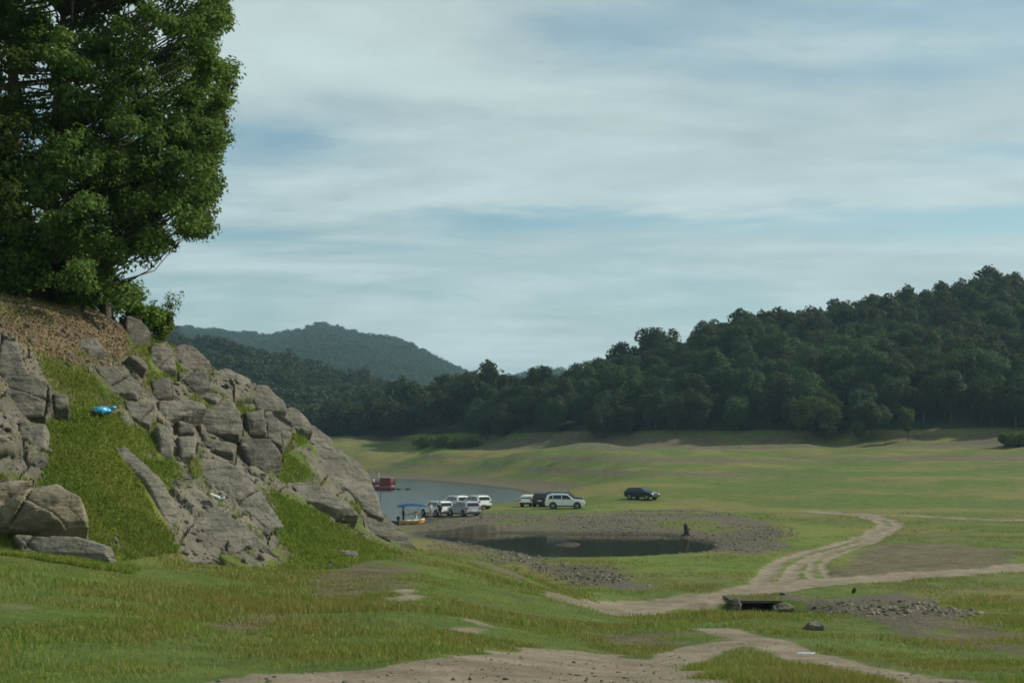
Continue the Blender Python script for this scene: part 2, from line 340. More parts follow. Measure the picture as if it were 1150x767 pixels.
litter = np.maximum(litter, (GD > 30)*(GD < 75)*np.where(GX < 140, sstep(2.2, 2.9, Z), sstep(2.8, 4.2, Z)))*(GX < 230)
worn = sstep(.14, .42, fbm(WX*.32, WY*.22, 0, 51, 4)+.15*fbm(WX*1.7, WY*1.7, 0, 52, 3))*(GD < 60)*.75; brown = np.maximum(brown, worn)
rocky = pm([(128, 500), (136, 455), (190, 402), (285, 428), (345, 474), (425, 560), (466, 614), (430, 617), (370, 580), (320, 560), (316, 630), (204, 624), (160, 560)], .5, .5, .8, 7, d0=20)
rocky = np.maximum(rocky, pm([(-80, 380), (20, 380), (54, 430), (56, 520), (45, 545), (-80, 545)], .3, .3, .8, 7, d0=20))
rocky = np.maximum(rocky, .9*pm([(75, 418), (140, 408), (175, 440), (180, 480), (140, 482), (110, 450)], .4, .5, .8, 7, d0=20))
green = zero
for q in ([(45, 455), (110, 462), (150, 500), (185, 600), (60, 620), (55, 560), (48, 500)], [(312, 505), (345, 525), (345, 545), (318, 540)], [(215, 447), (260, 452), (300, 466), (240, 462)],
          [(345, 548), (400, 560), (440, 590), (400, 580)], [(310, 565), (330, 620), (360, 640), (440, 620), (370, 590)], [(60, 420), (110, 432), (120, 445), (70, 430)], [(182, 490), (196, 540), (190, 545), (176, 525)]):
    green = np.maximum(green, pm(q, .35, .5, .9, 5, d0=20))
rocky = rocky*(1-.95*sstep(.10, .26, fbm(WX*.8, WY*.8, Z*1.2, 95, 3))*(GX > 60))
rocky = rocky*(1-green)*(Z > -2.75)*(GD > 29.0); litter = litter*(1-green)*(Z > 1.3)
# fractured bedrock: joint blocks of uneven height
def worley(x, yv, z, s):
    ix, iy, iz = (np.floor(a).astype(np.int64) for a in (x, yv, z)); b1 = np.full(x.shape, 9.); b2 = b1.copy(); idv = np.zeros(x.shape); tx = np.zeros(x.shape)
    for a in (-1, 0, 1):
        for b in (-1, 0, 1):
            for c in (-1, 0, 1):
                jx, jy, jz = ix+a, iy+b, iz+c; qx, qy, qz = jx+_h(jx, jy, jz, s), jy+_h(jx, jy, jz, s+1), jz+_h(jx, jy, jz, s+2)
                d = np.sqrt((x-qx)**2+(yv-qy)**2+(z-qz)**2); m = d < b1
                b2 = np.where(m, b1, np.minimum(b2, d)); b1 = np.where(m, d, b1); idv = np.where(m, _h(jx, jy, jz, s+3), idv); tx = np.where(m, (x-qx)*(_h(jx, jy, jz, s+4)-.5)+(z-qz)*(_h(jx, jy, jz, s+5)-.3), tx)
    return idv, b2-b1, tx
mk = (rocky > .05)
X_, Y_, Z_ = WX[mk], WY[mk], Z[mk]; a_ = .5; u_ = X_*math.cos(a_)+Z_*math.sin(a_); w_ = -X_*math.sin(a_)+Z_*math.cos(a_)
wob = .12*fbm(X_*1.5, Y_*1.5, Z_*1.5, 71, 3)
disp = 0
for sc_, am in ((.75, .42), (1.9, .09)):
    iv, gp_, tx_ = worley(u_*sc_*.62+wob, Y_*sc_*.55+wob, w_*sc_*1.25+wob, int(sc_*40)); disp = disp+am*.8*(iv-.45)+am*.35*tx_-am*.35*(1-sstep(0, .06, gp_))
disp = disp+.03*fbm(X_*4, Y_*4, Z_*4, 72, 3)
Z[mk] = Z_+disp*sstep(.1, .7, rocky[mk])
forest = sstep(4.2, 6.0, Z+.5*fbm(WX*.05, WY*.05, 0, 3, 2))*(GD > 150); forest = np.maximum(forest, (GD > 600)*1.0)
wet = np.maximum(sstep(-1.2, -.05, sdp), sstep(-2.0, -.05, sdl)*(GD > 55)*(GX > 425))
dry = np.clip(.5+.9*fbm(WX*.09, WY*.09, 0, 22, 4)+.25*fbm(WX*.5, WY*.5, 0, 25, 3), 0, 1)
lush = np.zeros(Z.shape)
for q in ([(700, 622), (800, 620), (880, 625), (860, 648), (780, 640), (700, 640)], [(925, 627), (960, 612), (985, 617), (975, 632)], [(640, 574), (740, 566), (760, 572), (680, 577)], [(455, 505), (470, 490), (530, 490), (545, 503), (500, 512)], [(870, 590), (930, 590), (960, 600), (900, 614), (880, 606)]):
    lush = np.maximum(lush, pm(q, 1.2, 1.5, .2, 3, d0=60))
track_dep = dirt*sstep(50, 60, GD)
Z = Z-.12*track_dep
# rubble and gravel are lumpy
Z = Z+gravel*(.10*fbm(WX*1.3, WY*1.3, 0, 61, 4)+.05)*(Z > WATER+.02)

idx = np.arange(Z.size).reshape(Z.shape)
q = np.stack([idx[:-1, :-1], idx[1:, :-1], idx[1:, 1:], idx[:-1, 1:]], -1).reshape(-1, 4)
V = np.stack([WX, WY, Z], -1).reshape(-1, 3)
cen = len(V); V = np.concatenate([V, [[0, 0, -2.0]]])
tr = np.stack([np.full(len(TH)-1, cen), idx[1:, 0], idx[:-1, 0]], -1)
me = mesh_np('ground', V, q, tr, True)
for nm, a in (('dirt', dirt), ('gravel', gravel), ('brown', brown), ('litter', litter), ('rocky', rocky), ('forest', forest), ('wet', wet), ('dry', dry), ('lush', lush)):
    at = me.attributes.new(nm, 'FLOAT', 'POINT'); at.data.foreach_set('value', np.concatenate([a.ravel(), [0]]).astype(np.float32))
def ground_mat():
    t = NT('ground'); p = t.pos(); A = t.attr
    n1 = t.noise(p, .12, 5, .6); n2 = t.noise(p, 1.1, 6, .65); n3 = t.noise(p, 9, 6, .7); n4 = t.noise(t.map(p, (.25, 1, 1)), .35, 5, .65)
    rag = t.math('MULTIPLY', t.math('SUBTRACT', t.math('ADD', t.math('MULTIPLY', n2, .6), t.math('MULTIPLY', n3, .4)), .5), 1.1)
    def msk(nm, k=1.0): return t.ramp(t.math('ADD', A(nm), t.math('MULTIPLY', rag, k)), .32, .68)
    g = t.mix(t.ramp(n2, .3, .7), (.056, .092, .018), (.100, .136, .026))
    g = t.mix(t.ramp(t.math('ADD', t.math('MULTIPLY', A('dry'), .7), t.math('ADD', t.math('MULTIPLY', n1, .3), t.math('MULTIPLY', n2, .25))), .47, .95), g, (.150, .138, .042))
    g = t.mix(t.math('MULTIPLY', t.ramp(n4, .50, .68), .6), g, (.105, .085, .040))
    g = t.mix(t.math('MULTIPLY', t.ramp(n3, .5, .75), .35), g, (.030, .040, .012)); g = t.mix(t.math('MULTIPLY', t.ramp(t.noise(t.map(p, (1, .6, 1)), .9, 6, .7), .52, .68), .55), g, (.040, .060, .014))
    g = t.mix(t.math('MULTIPLY', t.math('MULTIPLY', A('lush'), t.ramp(t.math('ADD', t.math('MULTIPLY', n2, .6), t.math('MULTIPLY', n3, .4)), .38, .58)), .7), g, (.115, .165, .022))
    br = t.mix(t.ramp(n2, .3, .7), (.060, .050, .031), (.130, .110, .066)); br = t.mix(t.math('MULTIPLY', t.ramp(n3, .45, .7), .4), br, (.19, .155, .11))
    gv = t.mix(t.ramp(n3, .35, .68), (.055, .048, .036), (.175, .152, .112)); gv = t.mix(t.math('MULTIPLY', t.ramp(n2, .45, .7), .7), gv, (.10, .095, .045))
    dr = t.mix(t.ramp(n2, .3, .72), (.150, .122, .084), (.255, .215, .155)); dr = t.mix(t.math('MULTIPLY', t.ramp(n3, .45, .72), .4), dr, (.11, .09, .062)); dr = t.mix(t.math('MULTIPLY', t.ramp(t.noise(p, .45, 4), .5, .7), .35), dr, (.10, .10, .045))
    n5 = t.n('ShaderNodeTexVoronoi', 1, Vector=p, Scale=9.0)
    li = t.mix(t.ramp(n2, .3, .7), (.070, .052, .030), (.15, .112, .065)); li = t.mix(t.math('MULTIPLY', t.ramp(n3, .5, .7), .7), li, (.22, .17, .11)); 
    rk = t.mix(t.ramp(n2, .3, .7), (.092, .085, .067), (.175, .160, .124)); rk = t.mix(t.math('MULTIPLY', t.ramp(n3, .5, .72), .6), rk, (.045, .042, .036)); rk = t.mix(t.math('MULTIPLY', t.ramp(t.noise(p, 1.6, 5), .55, .66), .7), rk, (.075, .095, .026))
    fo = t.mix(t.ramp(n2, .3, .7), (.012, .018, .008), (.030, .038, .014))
    c = t.mix(t.math('MULTIPLY', msk('brown', .9), .9), g, br); c = t.mix(msk('gravel'), c, gv); c = t.mix(msk('litter', .8), c, li)
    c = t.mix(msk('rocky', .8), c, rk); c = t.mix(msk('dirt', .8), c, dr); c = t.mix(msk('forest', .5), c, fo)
    c = t.mix(t.math('MULTIPLY', A('wet'), .6), c, (.030, .026, .020))
    h = t.math('ADD', t.math('MULTIPLY', n2, .6), t.math('MULTIPLY', n3, t.math('ADD', .4, t.math('MULTIPLY', A('gravel'), .6))))
    return t.end(t.bsdf(c, .92, t.bump(h, .9, .16), .15))
fm = np.concatenate([~((rocky.ravel()[q] > .3).any(1)), np.ones(len(tr), bool)]); me.polygons.foreach_set('use_smooth', fm)
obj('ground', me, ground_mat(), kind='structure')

def water(name, y0, y1, bump, rough, murk):
    v = []; nx = 40
    X0, X1 = (-420, 130)
    for yy in np.linspace(y0, y1, 12):
        for xx in np.linspace(X0, X1, nx): v.append((xx, yy, WATER))
    i = np.arange(12*nx).reshape(12, nx); q = np.stack([i[:-1, :-1], i[:-1, 1:], i[1:, 1:], i[1:, :-1]], -1).reshape(-1, 4)
    t = NT(name); p = t.pos()
    h = t.math('ADD', t.noise(t.map(p, (.5, 1.4, 1)), 1.2, 4), t.math('MULTIPLY', t.noise(p, .15, 3), 1.2))
    return obj(name, mesh_np(name, v, q), t.end(t.bsdf(murk, rough, t.bump(h, bump, .12), .5, IOR=1.333)), kind='structure')
water('pond_water', 62, 150.5, .05, .03, (.026, .028, .017))
water('lake_water', 150.5, 470, 1.0, .16, (.020, .032, .030))

# ------------------------------------------------------------------ rocks
def slope_n(px, D):
    e = 1.0; x, yv = (px-CX)/F_*D, D
    g = lambda a, b: float(zat(CX+F_*a/b, np.array(b)))
    n = Vector((-(g(x+e, yv)-g(x-e, yv))/(2*e), -(g(x, yv+e)-g(x, yv-e))/(2*e), 1)); return n.normalized()
ROCKPOLYS = []
def rock(poly, t, label, name='rock_block', mat=None, D=None, n=None, tilt=(0, 0), ew=.07, seed=0, rough=1.0, depth=.9, step=.03, cracks=2, cat='rock', group='rock blocks of the outcrop', lift=0.0, edge=.35):
    P = np.array(poly, float); c = P.mean(0); P = c+(P-c)*1.05; t = t*.66; ew = ew*.6
    if D is None:
        b = unproj(c[0], c[1], d0=22, d1=75)
        if b[1] > 50 and c[0] < 470: b = None; D = 43.5
    if D is not None: b = np.array([(c[0]-CX)/F_*D, D, (HY-c[1])/F_*D])
    gt = np.random.default_rng(seed+900); nn = Vector(n).normalized() if n else slope_n(c[0], min(b[1], 60)).lerp(Vector((.26, -.70, .62)), .75).normalized()
    nn = (nn+Vector((gt.uniform(-.10, .10), 0, gt.uniform(-.10, .10)))).normalized()
    nn = (nn+Vector((tilt[0], 0, tilt[1]))).normalized()
    U = Vector((1, 0, 0)); U = (U-nn*U.dot(nn)).normalized(); W = nn.cross(U)
    if W.z < 0: W = -W
    O = Vector(b); r = []
    for a, bb in P:
        d = Vector(((a-CX)/F_, 1, (HY-bb)/F_)); s = O.dot(nn)/d.dot(nn); h = d*s-O; r.append((h.dot(U), h.dot(W)))
    r = np.array(r); lo, hi = r.min(0)-.3, r.max(0)+.3
    span = (hi-lo).max(); step = max(step, span/130)
    us, ws = np.arange(lo[0], hi[0], step), np.arange(lo[1], hi[1], step); u, w = np.meshgrid(us, ws, indexing='ij')
    sd = poly_sd(u, w, r); sd = sd+.035*rough*fbm(u*2.2, w*2.2, seed, seed, 4)+.018*rough*fbm(u*9, w*9, seed, seed+5, 3)
    f = np.clip(sd/ew, -1.4, 1)
    prof = np.where(f > 0, .9*np.clip(f, 0, 1)+.1*sstep(0, 1, sd/(ew*3.5)), 0)
    g = np.random.default_rng(seed+100); size = (hi-lo).min()-.6; top = np.zeros(u.shape)+1e3
    cu, cw = r.mean(0)
    for k in range(4):                   # flat facets
        a = g.uniform(0, 6.283); sl = g.uniform(.03, edge*1.1); off = g.uniform(-.15, .22)*max(.4, size)
        top = np.minimum(top, sl*(off+.35*size-((u-cu)*math.cos(a)+(w-cw)*math.sin(a))))
    top = np.clip(top, -.5*t-.05, .2*t+.05)
    h = prof*(t+top)
    a = g.uniform(-.5, .5)
    for k in range(cracks):              # joints
        o = g.uniform(-.4, .4)*(hi-lo)[0]; ang = a+(1.45 if k % 2 else 0)+g.uniform(-.15, .15)
        dd = np.abs((u-cu)*math.cos(ang)+(w-cw)*math.sin(ang)-o+.025*fbm(u*1.5, w*1.5, k, seed+9, 3))
        side = ((u-cu)*math.cos(ang)+(w-cw)*math.sin(ang)-o) > 0
        h = h-prof*(.12*np.exp(-(dd/.022)**2)*min(1, t*2)+.17*g.uniform(.2, 1.3)*side*min(1, t*2))
    st = fbm(u*.8+w*.9, w*3.5-u*1.5, seed, seed+3, 4)
    terr = np.floor(st*3.2)/3.2; h = h+prof*rough*(.035*st+.05*terr+.03*fbm(u*3, w*3, seed, seed+2, 4)+.012*fbm(u*14, w*14, seed, seed+4, 3))
    h = np.where(f < 0, -depth*np.clip(-f/.8, 0, 1), h)+lift
    keep = f > -1.3
    Ow = np.array(O); P3 = Ow+u[..., None]*np.array(U)+w[..., None]*np.array(W)+h[..., None]*np.array(nn)
    # walls lean inward with depth, like broken blocks
    i = np.arange(u.size).reshape(u.shape)
    qs = np.stack([i[:-1, :-1], i[1:, :-1], i[1:, 1:], i[:-1, 1:]], -1).reshape(-1, 4)
    qs = qs[keep.ravel()[qs].all(1)]
    used = np.unique(qs); rem = np.zeros(u.size, int); rem[used] = np.arange(len(used))
    o = obj(name, mesh_np(name, P3.reshape(-1, 3)[used]-Ow, rem[qs], None, False), mat or M_rock, label=label, cat=cat, group=group, loc=O)
    ROCKPOLYS.append(P); return o
RK = [
 ([(-60, 372), (0, 376), (17, 382), (31, 419), (54, 430), (56, 448), (50, 465), (25, 469), (-60, 466)], .55, 'grey weathered cliff block at the left edge below the brown leaf litter', dict(D=32.0, n=(.25, -.9, .3), cracks=5)),
 ([(-60, 467), (18, 470), (19, 540), (-60, 541)], .5, 'tall grey cliff block at the left edge above the pale boulder', dict(D=30.6, n=(.2, -.95, .2), cracks=3)),
 ([(20, 473), (52, 478), (53, 507), (38, 513), (20, 512)], .55, 'squarish grey block at the right side of the left cliff', dict(D=31.0, n=(.3, -.9, .25))),
 ([(20, 514), (50, 508), (54, 520), (46, 542), (21, 541)], .5, 'small blocky stone at the foot of the left cliff beside grass', dict(D=30.6, n=(.3, -.9, .25))),
 ([(6, 567), (25, 551), (63, 544), (90, 559), (98, 582), (98, 592), (50, 597), (12, 594), (6, 586)], .75, 'pale tan boulder with a flat broken face resting on a dark slab', dict(D=27.6, n=(.35, -.85, .35), name='boulder', mat=M_rockpale, ew=.22, cracks=2, edge=.6)),
 ([(-40, 544), (37, 540), (25, 551), (6, 567), (6, 588), (-40, 592)], .5, 'pale rock with sloping top wedged behind the tan boulder at left edge', dict(D=28.0, n=(.2, -.8, .5), mat=M_rockpale)),
 ([(17, 601), (83, 602), (123, 614), (121, 628), (96, 629), (29, 625)], .42, 'low dark grey slab lying in grass under the pale boulder', dict(D=27.0, n=(.1, -.75, .6), ew=.15)),
 ([(184, 538), (217, 544), (259, 582), (288, 603), (319, 630), (292, 637), (240, 632), (200, 625), (196, 586)], .34, 'broad smooth sloping slab at the bottom middle of the outcrop', dict(cracks=3, ew=.2)),
 ([(125, 503), (144, 505), (165, 524), (186, 548), (199, 575), (198, 607), (177, 590), (161, 550), (142, 524)], .3, 'long narrow pale slab running down beside the green grass gully', dict(ew=.18, cracks=1)),
 ([(219, 515), (250, 519), (292, 553), (317, 590), (300, 599), (255, 570), (223, 541)], .42, 'sloping slab with a dark diagonal crack under its lower edge', dict(cracks=2)),
 ([(173, 485), (193, 487), (193, 519), (175, 523)], .55, 'upright left column of the pair of jointed rock pillars', dict(ew=.07, cracks=0)),
 ([(172, 459), (225, 457), (229, 465), (209, 477), (184, 484), (172, 483)], .62, 'flat topped pale block above the pair of rock pillars', dict(ew=.08, cracks=1)),
 ([(196, 497), (220, 497), (217, 519), (200, 524)], .5, 'short right column of the pair of jointed rock pillars', dict(ew=.07, cracks=0)),
 ([(194, 480), (213, 485), (215, 496), (195, 496)], .55, 'small square stone set between pillars and overhanging block', dict(ew=.06, cracks=0)),
 ([(215, 473), (242, 461), (267, 469), (271, 486), (267, 500), (221, 494)], .85, 'big overhanging block with dark shadow under its lower edge', dict(ew=.10, cracks=1)),
 ([(221, 498), (265, 502), (261, 514), (221, 512)], .25, 'thin shadowed ledge directly beneath the big overhanging block', dict(ew=.06, cracks=0)),
 ([(267, 502), (300, 507), (315, 523), (292, 540), (277, 534), (265, 515)], .75, 'angular block above a dark hollow in the middle of the outcrop', dict(ew=.09, cracks=1)),
 ([(271, 469), (309, 461), (330, 478), (317, 506), (275, 495)], .6, 'wide weathered block just right of the big overhanging block', dict(ew=.12, cracks=3)),
 ([(228, 424), (250, 417), (280, 425), (292, 447), (267, 455), (240, 440)], .5, 'tilted dark slab standing on the crest of the outcrop', dict(D=43.0, cracks=1, lift=-.14, tilt=(.12, .12))),
 ([(274, 436), (298, 437), (318, 452), (322, 464), (288, 463)], .5, 'squat grey block on the crest next to the tilted slab', dict(D=43.3, cracks=1, lift=-.14, tilt=(.12, .12))),
 ([(300, 462), (326, 461), (345, 474), (350, 488), (331, 488), (308, 479)], .5, 'flat crest slab with a bright upper edge against the far wood', dict(D=43.8, cracks=0, lift=-.14, tilt=(.12, .12))),
 ([(334, 478), (352, 482), (372, 496), (374, 507), (345, 502)], .5, 'small crest block just above the long rounded right slab', dict(D=44.4, cracks=0, lift=-.14, tilt=(.12, .12))),
 ([(312, 503), (338, 490), (375, 506), (402, 525), (421, 553), (430, 581), (416, 576), (375, 550), (347, 531)], .55, 'long rounded slab falling along the right edge of the outcrop', dict(D=43.8, ew=.25, cracks=2)),
 ([(303, 544), (347, 542), (375, 556), (402, 578), (375, 579), (338, 569), (309, 556)], .4, 'flat lying slab between two strips of grass on the right slope', dict(ew=.18, cracks=2)),
 ([(372, 581), (419, 575), (447, 597), (466, 616), (444, 618), (403, 604)], .4, 'smooth wedge of rock at the outcrop tip nearest the boats', dict(ew=.2, cracks=1)),
 ([(100, 419), (138, 415), (159, 436), (154, 449), (117, 447)], .5, 'broad grey rock face above the blue bag', dict(cracks=2, ew=.14)),
 ([(138, 407), (150, 405), (166, 417), (161, 423)], .45, 'thin dark leaning slab high on the slope below the bush', dict(ew=.06, cracks=0)),
 ([(167, 432), (192, 430), (196, 453), (167, 457)], .45, 'plain grey block under a grass tuft high on the slope', dict(cracks=1)),
 ([(136, 458), (174, 460), (168, 482), (142, 477)], .4, 'grey block with a dark gap on top, right of the blue bag', dict(cracks=1)),
 ([(79, 382), (108, 380), (117, 394), (100, 400), (82, 394)], .2, 'half buried grey rock showing through the brown leaf litter', dict(cracks=0, ew=.25)),
 ([(138, 361), (156, 360), (168, 379), (156, 391), (141, 396)], .35, 'rough grey rock under the leafy bush at the cliff top', dict(D=40.5, cracks=1)),
 ([(186, 398), (206, 391), (232, 408), (238, 420), (205, 419)], .45, 'leaning grey slab at the crest below the bush', dict(D=42.6, cracks=0, lift=-.14, tilt=(.12, .12))),
 ([(168, 392), (192, 396), (198, 418), (176, 424), (164, 410)], .4, 'rounded grey rock on the upper slope among dry grass', dict(cracks=1)),
 ([(198, 424), (230, 420), (236, 440), (214, 447), (200, 440)], .45, 'broken grey block left of the tilted crest slab', dict(cracks=2)),
 ([(56, 448), (75, 450), (78, 461), (60, 464)], .3, 'small dark stone wedged between cliff and grass gully', dict(cracks=0, D=33)),
 ([(226, 442), (262, 455), (272, 468), (244, 460), (222, 452)], .35, 'low shelf of rock under the grassy crest ledge', dict(cracks=1)),
 ([(372, 616), (400, 619), (408, 631), (388, 630)], .16, 'flat pale rock breaking through grass near the outcrop tip', dict(ew=.15, cracks=1)),
 ([(364, 631), (378, 633), (378, 639), (366, 639)], .14, 'small pale stone in grass below the outcrop', dict(ew=.12, cracks=0)),
]
for k, (poly, t_, lab, kw) in enumerate(RK): rock(poly, t_, lab, seed=k+1, **kw)
rock([(902, 706), (912, 702), (925, 705), (926, 712), (905, 712)], .3, 'lone dark stone in the grass below the rubble', name='stone', seed=70, D=None, group=None, cracks=0, n=(0, -.6, .8))

def stones(name, pts, rmin, rmax, mat, seed, **kw):
    bm = bmesh.new(); bmesh.ops.create_icosphere(bm, subdivisions=1, radius=1)
    sv = np.array([v.co for v in bm.verts]); sf = np.array([[v.index for v in f.verts] for f in bm.faces]); bm.free()
    g = np.random.default_rng(seed); n = len(pts)
    rr = rmin*(rmax/rmin)**(g.random(n)**2.2)
    sc = rr[:, None]*g.uniform(.55, 1.2, (n, 3)); sc[:, 2] *= .7
    v = sv[None]*(1+.28*g.standard_normal((n, len(sv), 1)))
    an = g.uniform(0, 6.28, n); v = v*sc[:, None]
    ca, sa = np.cos(an)[:, None], np.sin(an)[:, None]
    v = np.stack([v[..., 0]*ca-v[..., 1]*sa, v[..., 0]*sa+v[..., 1]*ca, v[..., 2]], -1)+pts[:, None]
    f = (sf[None]+np.arange(n)[:, None, None]*len(sv)).reshape(-1, 3)
    return obj(name, mesh_np(name, v.reshape(-1, 3), None, f), mat, kind='stuff', **kw)
def sample(mask, n, pxr, dr, seed, extra=None):
    g = np.random.default_rng(seed); out = []
    while sum(map(len, out)) < n:
        px = g.uniform(*pxr, 60000); ld = g.uniform(math.log(dr[0]), math.log(dr[1]), 60000)
        m = bil(mask, PX, LD, px, ld); k = g.random(60000) < m
        D = np.exp(ld[k]); z = bil(Z, PX, LD, px[k], ld[k]); P = np.stack([(px[k]-CX)/F_*D, D, z], -1)
        if extra is not None: P = P[extra(px[k], D, z)]
        if len(P) == 0: break
        out.append(P)
    return np.concatenate(out)[:n]
dryland = lambda px, D, z: z > WATER+.01
stones('gravel', sample(gravel*(GD > 62)*np.clip(.35+1.6*fbm(WX*.13, WY*.13, 0, 91, 4), .03, 1), 13000, (480, 900), (64, 165), 5, dryland), .02, .15, M_rubble, 5)
stones('rubble', sample(gravel*(GD < 62)*np.clip(.5+1.8*fbm(WX*.35, WY*.35, 0, 92, 4), .03, 1), 1500, (850, 1100), (38, 62), 6), .02, .17, M_rubble, 6)
stones('pebbles', sample(np.maximum(dirt, brown*.5)*(GD < 40), 900, (200, 1120), (10, 40), 8), .008, .035, M_rockpale, 8)
stones('rock_debris', sample(np.clip(rocky+litter*.25, 0, 1)*(GD < 47), 1500, (-60, 460), (26, 46), 9), .03, .16, M_rock, 9)

# ------------------------------------------------------------------ grass
def in_rocks(px, py):
    r = np.zeros(px.shape, bool)
    for P in ROCKPOLYS:
        c = P.mean(0); r |= poly_sd(px, py, c+(P-c)*.80) > 0
    return r
def blades(P, hgt, wid, seed, lean=.35):
    g = np.random.default_rng(seed); n = len(P); a = g.uniform(0, 6.283, n); l = np.abs(g.normal(0, lean, n))+.08
    dx, dy = np.cos(a), np.sin(a); fa = g.uniform(0, 6.283, n); sx, sy = np.cos(fa)*wid*.5, np.sin(fa)*wid*.5
    o = np.zeros(n); S = np.stack([sx, sy, o], -1)
    dirv = np.stack([dx, dy, o], -1)*(hgt*l)[:, None]
    up = np.stack([o, o, hgt], -1)
    b = P-np.array([0, 0, .03]); m = b+up*.55+dirv*.35; tp = b+up+dirv
    v = np.stack([b-S, b+S, m+S*.8, m-S*.8, tp], 1)
    base = np.arange(n)[:, None]*5
    return v.reshape(-1, 3), base+np.array([[0, 1, 2, 3]]), base+np.array([[3, 2, 4]])
def grass_mat(name, dryness=.8):
    t = NT(name); isl = t.n('ShaderNodeNewGeometry', 8); p = t.pos()
    n1 = t.noise(p, .09, 4, .6); n2 = t.noise(p, .55, 4, .6); n3 = t.noise(p, 2.2, 3, .6)
    f = t.math('ADD', t.math('MULTIPLY', isl, .55), t.math('MULTIPLY', n3, .45))
    c = t.mix(f, (.070, .138, .017), (.190, .290, .038)); c = t.mix(t.ramp(t.noise(p, .8, 4, .65), .42, .66), c, t.mix(isl, (.16, .22, .030), (.27, .32, .055)))
    d = t.ramp(t.math('ADD', t.math('MULTIPLY', n1, .5), t.math('ADD', t.math('MULTIPLY', n2, .5), t.math('MULTIPLY', isl, .18))), .46, .65)
    c = t.mix(t.math('MULTIPLY', d, dryness), c, t.mix(isl, (.17, .15, .035), (.27, .21, .07)))
    di = t.bsdf(c, .6, None, .2); tr = t.n('ShaderNodeBsdfTranslucent', 0, Color=c)
    return t.end(t.n('ShaderNodeMixShader', 0, i0=.35, i1=di, i2=tr))
bare = np.clip(dirt*np.where(GD < 40, .93, 1.1)+gravel+brown*.6+litter*.93+rocky*.93, 0, 1)
gm = np.clip(1-bare, 0.0, 1)
gm[(GD > 150) | (GD < 9)] = 0; gm[GD > 60] *= .85; gm[(pitd < 3) & (WY > 44) & (WY < cvy+.2)] *= .12; gm[Z < WATER+.15] = 0; gm[(GX < 150) & (GD > 44)] = 0
g = np.random.default_rng(14)
P = np.concatenate([sample(gm, 430000, (-110, 1260), (9.5, 150), 11), sample(np.maximum(green, gm*(Z > -2.3))*(GD < 47)*(GX < 475), 140000, (-60, 475), (26, 47), 13), np.stack([cvx+g.uniform(-1.3, 1.3, 500), cvy+g.uniform(-.15, 2.3, 500), np.full(500, CV_TOP+.07)], -1)]); gul = (np.arange(len(P)) >= len(P)-140500) & (np.arange(len(P)) < len(P)-500)
px, py = CX+F_*P[:, 0]/P[:, 1], HY-F_*P[:, 2]/P[:, 1]
kr = ~in_rocks(px, py); P, gul = P[kr], gul[kr]
D = P[:, 1]; g = np.random.default_rng(4)
tall = np.clip(.42+1.25*fbm(P[:, 0]*.3, P[:, 1]*.3, 0, 33, 4), .10, 1.35)
dens = np.clip(.8+2.0*fbm(P[:, 0]*.55, P[:, 1]*.55, 0, 37, 4), .12, 1)
k = g.random(len(P)) < dens; k |= gul & (g.random(len(P)) < np.clip(.75+1.8*fbm(P[:, 0]*1.1, P[:, 1]*1.1, P[:, 2], 39, 3), .12, 1)); P, D, tall, gul = P[k], D[k], tall[k], gul[k]
hg = (.05+.19*tall)*g.uniform(.5, 1.3, len(P))*np.interp(D, [10, 25, 60, 85], [.5, .7, .9, .7]); hg = np.where(gul, hg*.7+.07*g.uniform(.4, 1.6, len(P)), hg); wd = .005+.00042*D
nearedge = bil(bare, PX, LD, CX+F_*P[:, 0]/D, np.log(D)); hg = hg*(1-.6*np.clip(nearedge*1.4, 0, 1)*(~gul))
v, qd, tr = blades(P[~gul], hg[~gul], wd[~gul], 12)
obj('grass', mesh_np('grass', v, qd, tr), grass_mat('grass_blades'), kind='stuff')
v, qd, tr = blades(P[gul], hg[gul], wd[gul]*1.25, 14, .5)
obj('slope_grass', mesh_np('slope_grass', v, qd, tr), grass_mat('slope_grass_blades', .35), kind='stuff')

# ------------------------------------------------------------------ foliage
def leaves(P, Nn, size, seed, asp=.6):
    g = np.random.default_rng(seed); n = len(P)
    t = g.standard_normal((n, 3)); t -= Nn*(t*Nn).sum(1)[:, None]; t /= np.linalg.norm(t, axis=1)[:, None]+1e-9
    b = np.cross(Nn, t); s = size*g.uniform(.65, 1.3, n); s = s[:, None]
    fold = Nn*s*g.uniform(-.12, .2, n)[:, None]
    v = np.stack([P-t*s*.5, P+b*s*asp*.5+fold, P+t*s*.5-fold*.4, P-b*s*asp*.5+fold], 1)
    return v.reshape(-1, 3), np.arange(n*4).reshape(-1, 4)
def crown_arrays(seed, rad, h0, h1, nleaf, size, lobes=18, up=.0):
    g = np.random.default_rng(seed); cs, rs = [], []
    hc, hh = (h0+h1)/2, (h1-h0)/2
    for k in range(lobes):
        d = g.standard_normal(3); d /= np.linalg.norm(d); d[2] = d[2]*.9+.12
        q = g.uniform(.45, .78)
        cs.append((d[0]*rad*q, d[1]*rad*q, hc+d[2]*hh*q)); rs.append(rad*g.uniform(.26, .44))
    cs.append((0, 0, hc)); rs.append(rad*.55)
    cs, rs = np.array(cs), np.array(rs); w = rs**2/np.sum(rs**2); ki = g.choice(len(rs), nleaf, p=w)
    d = g.standard_normal((nleaf, 3)); d[:, 2] += .25; d /= np.linalg.norm(d, axis=1)[:, None]
    wob = 1+.22*vnoise(d[:, 0]*2.5+ki*3.1, d[:, 1]*2.5, d[:, 2]*2.5, seed)
    P = cs[ki]+d*(rs[ki]*wob*g.uniform(.72, 1.06, nleaf))[:, None]
    N_ = d+.5*g.standard_normal((nleaf, 3))+np.array([0, 0, .35]); N_ /= np.linalg.norm(N_, axis=1)[:, None]
    return leaves(P, N_, size, seed+1, .8)
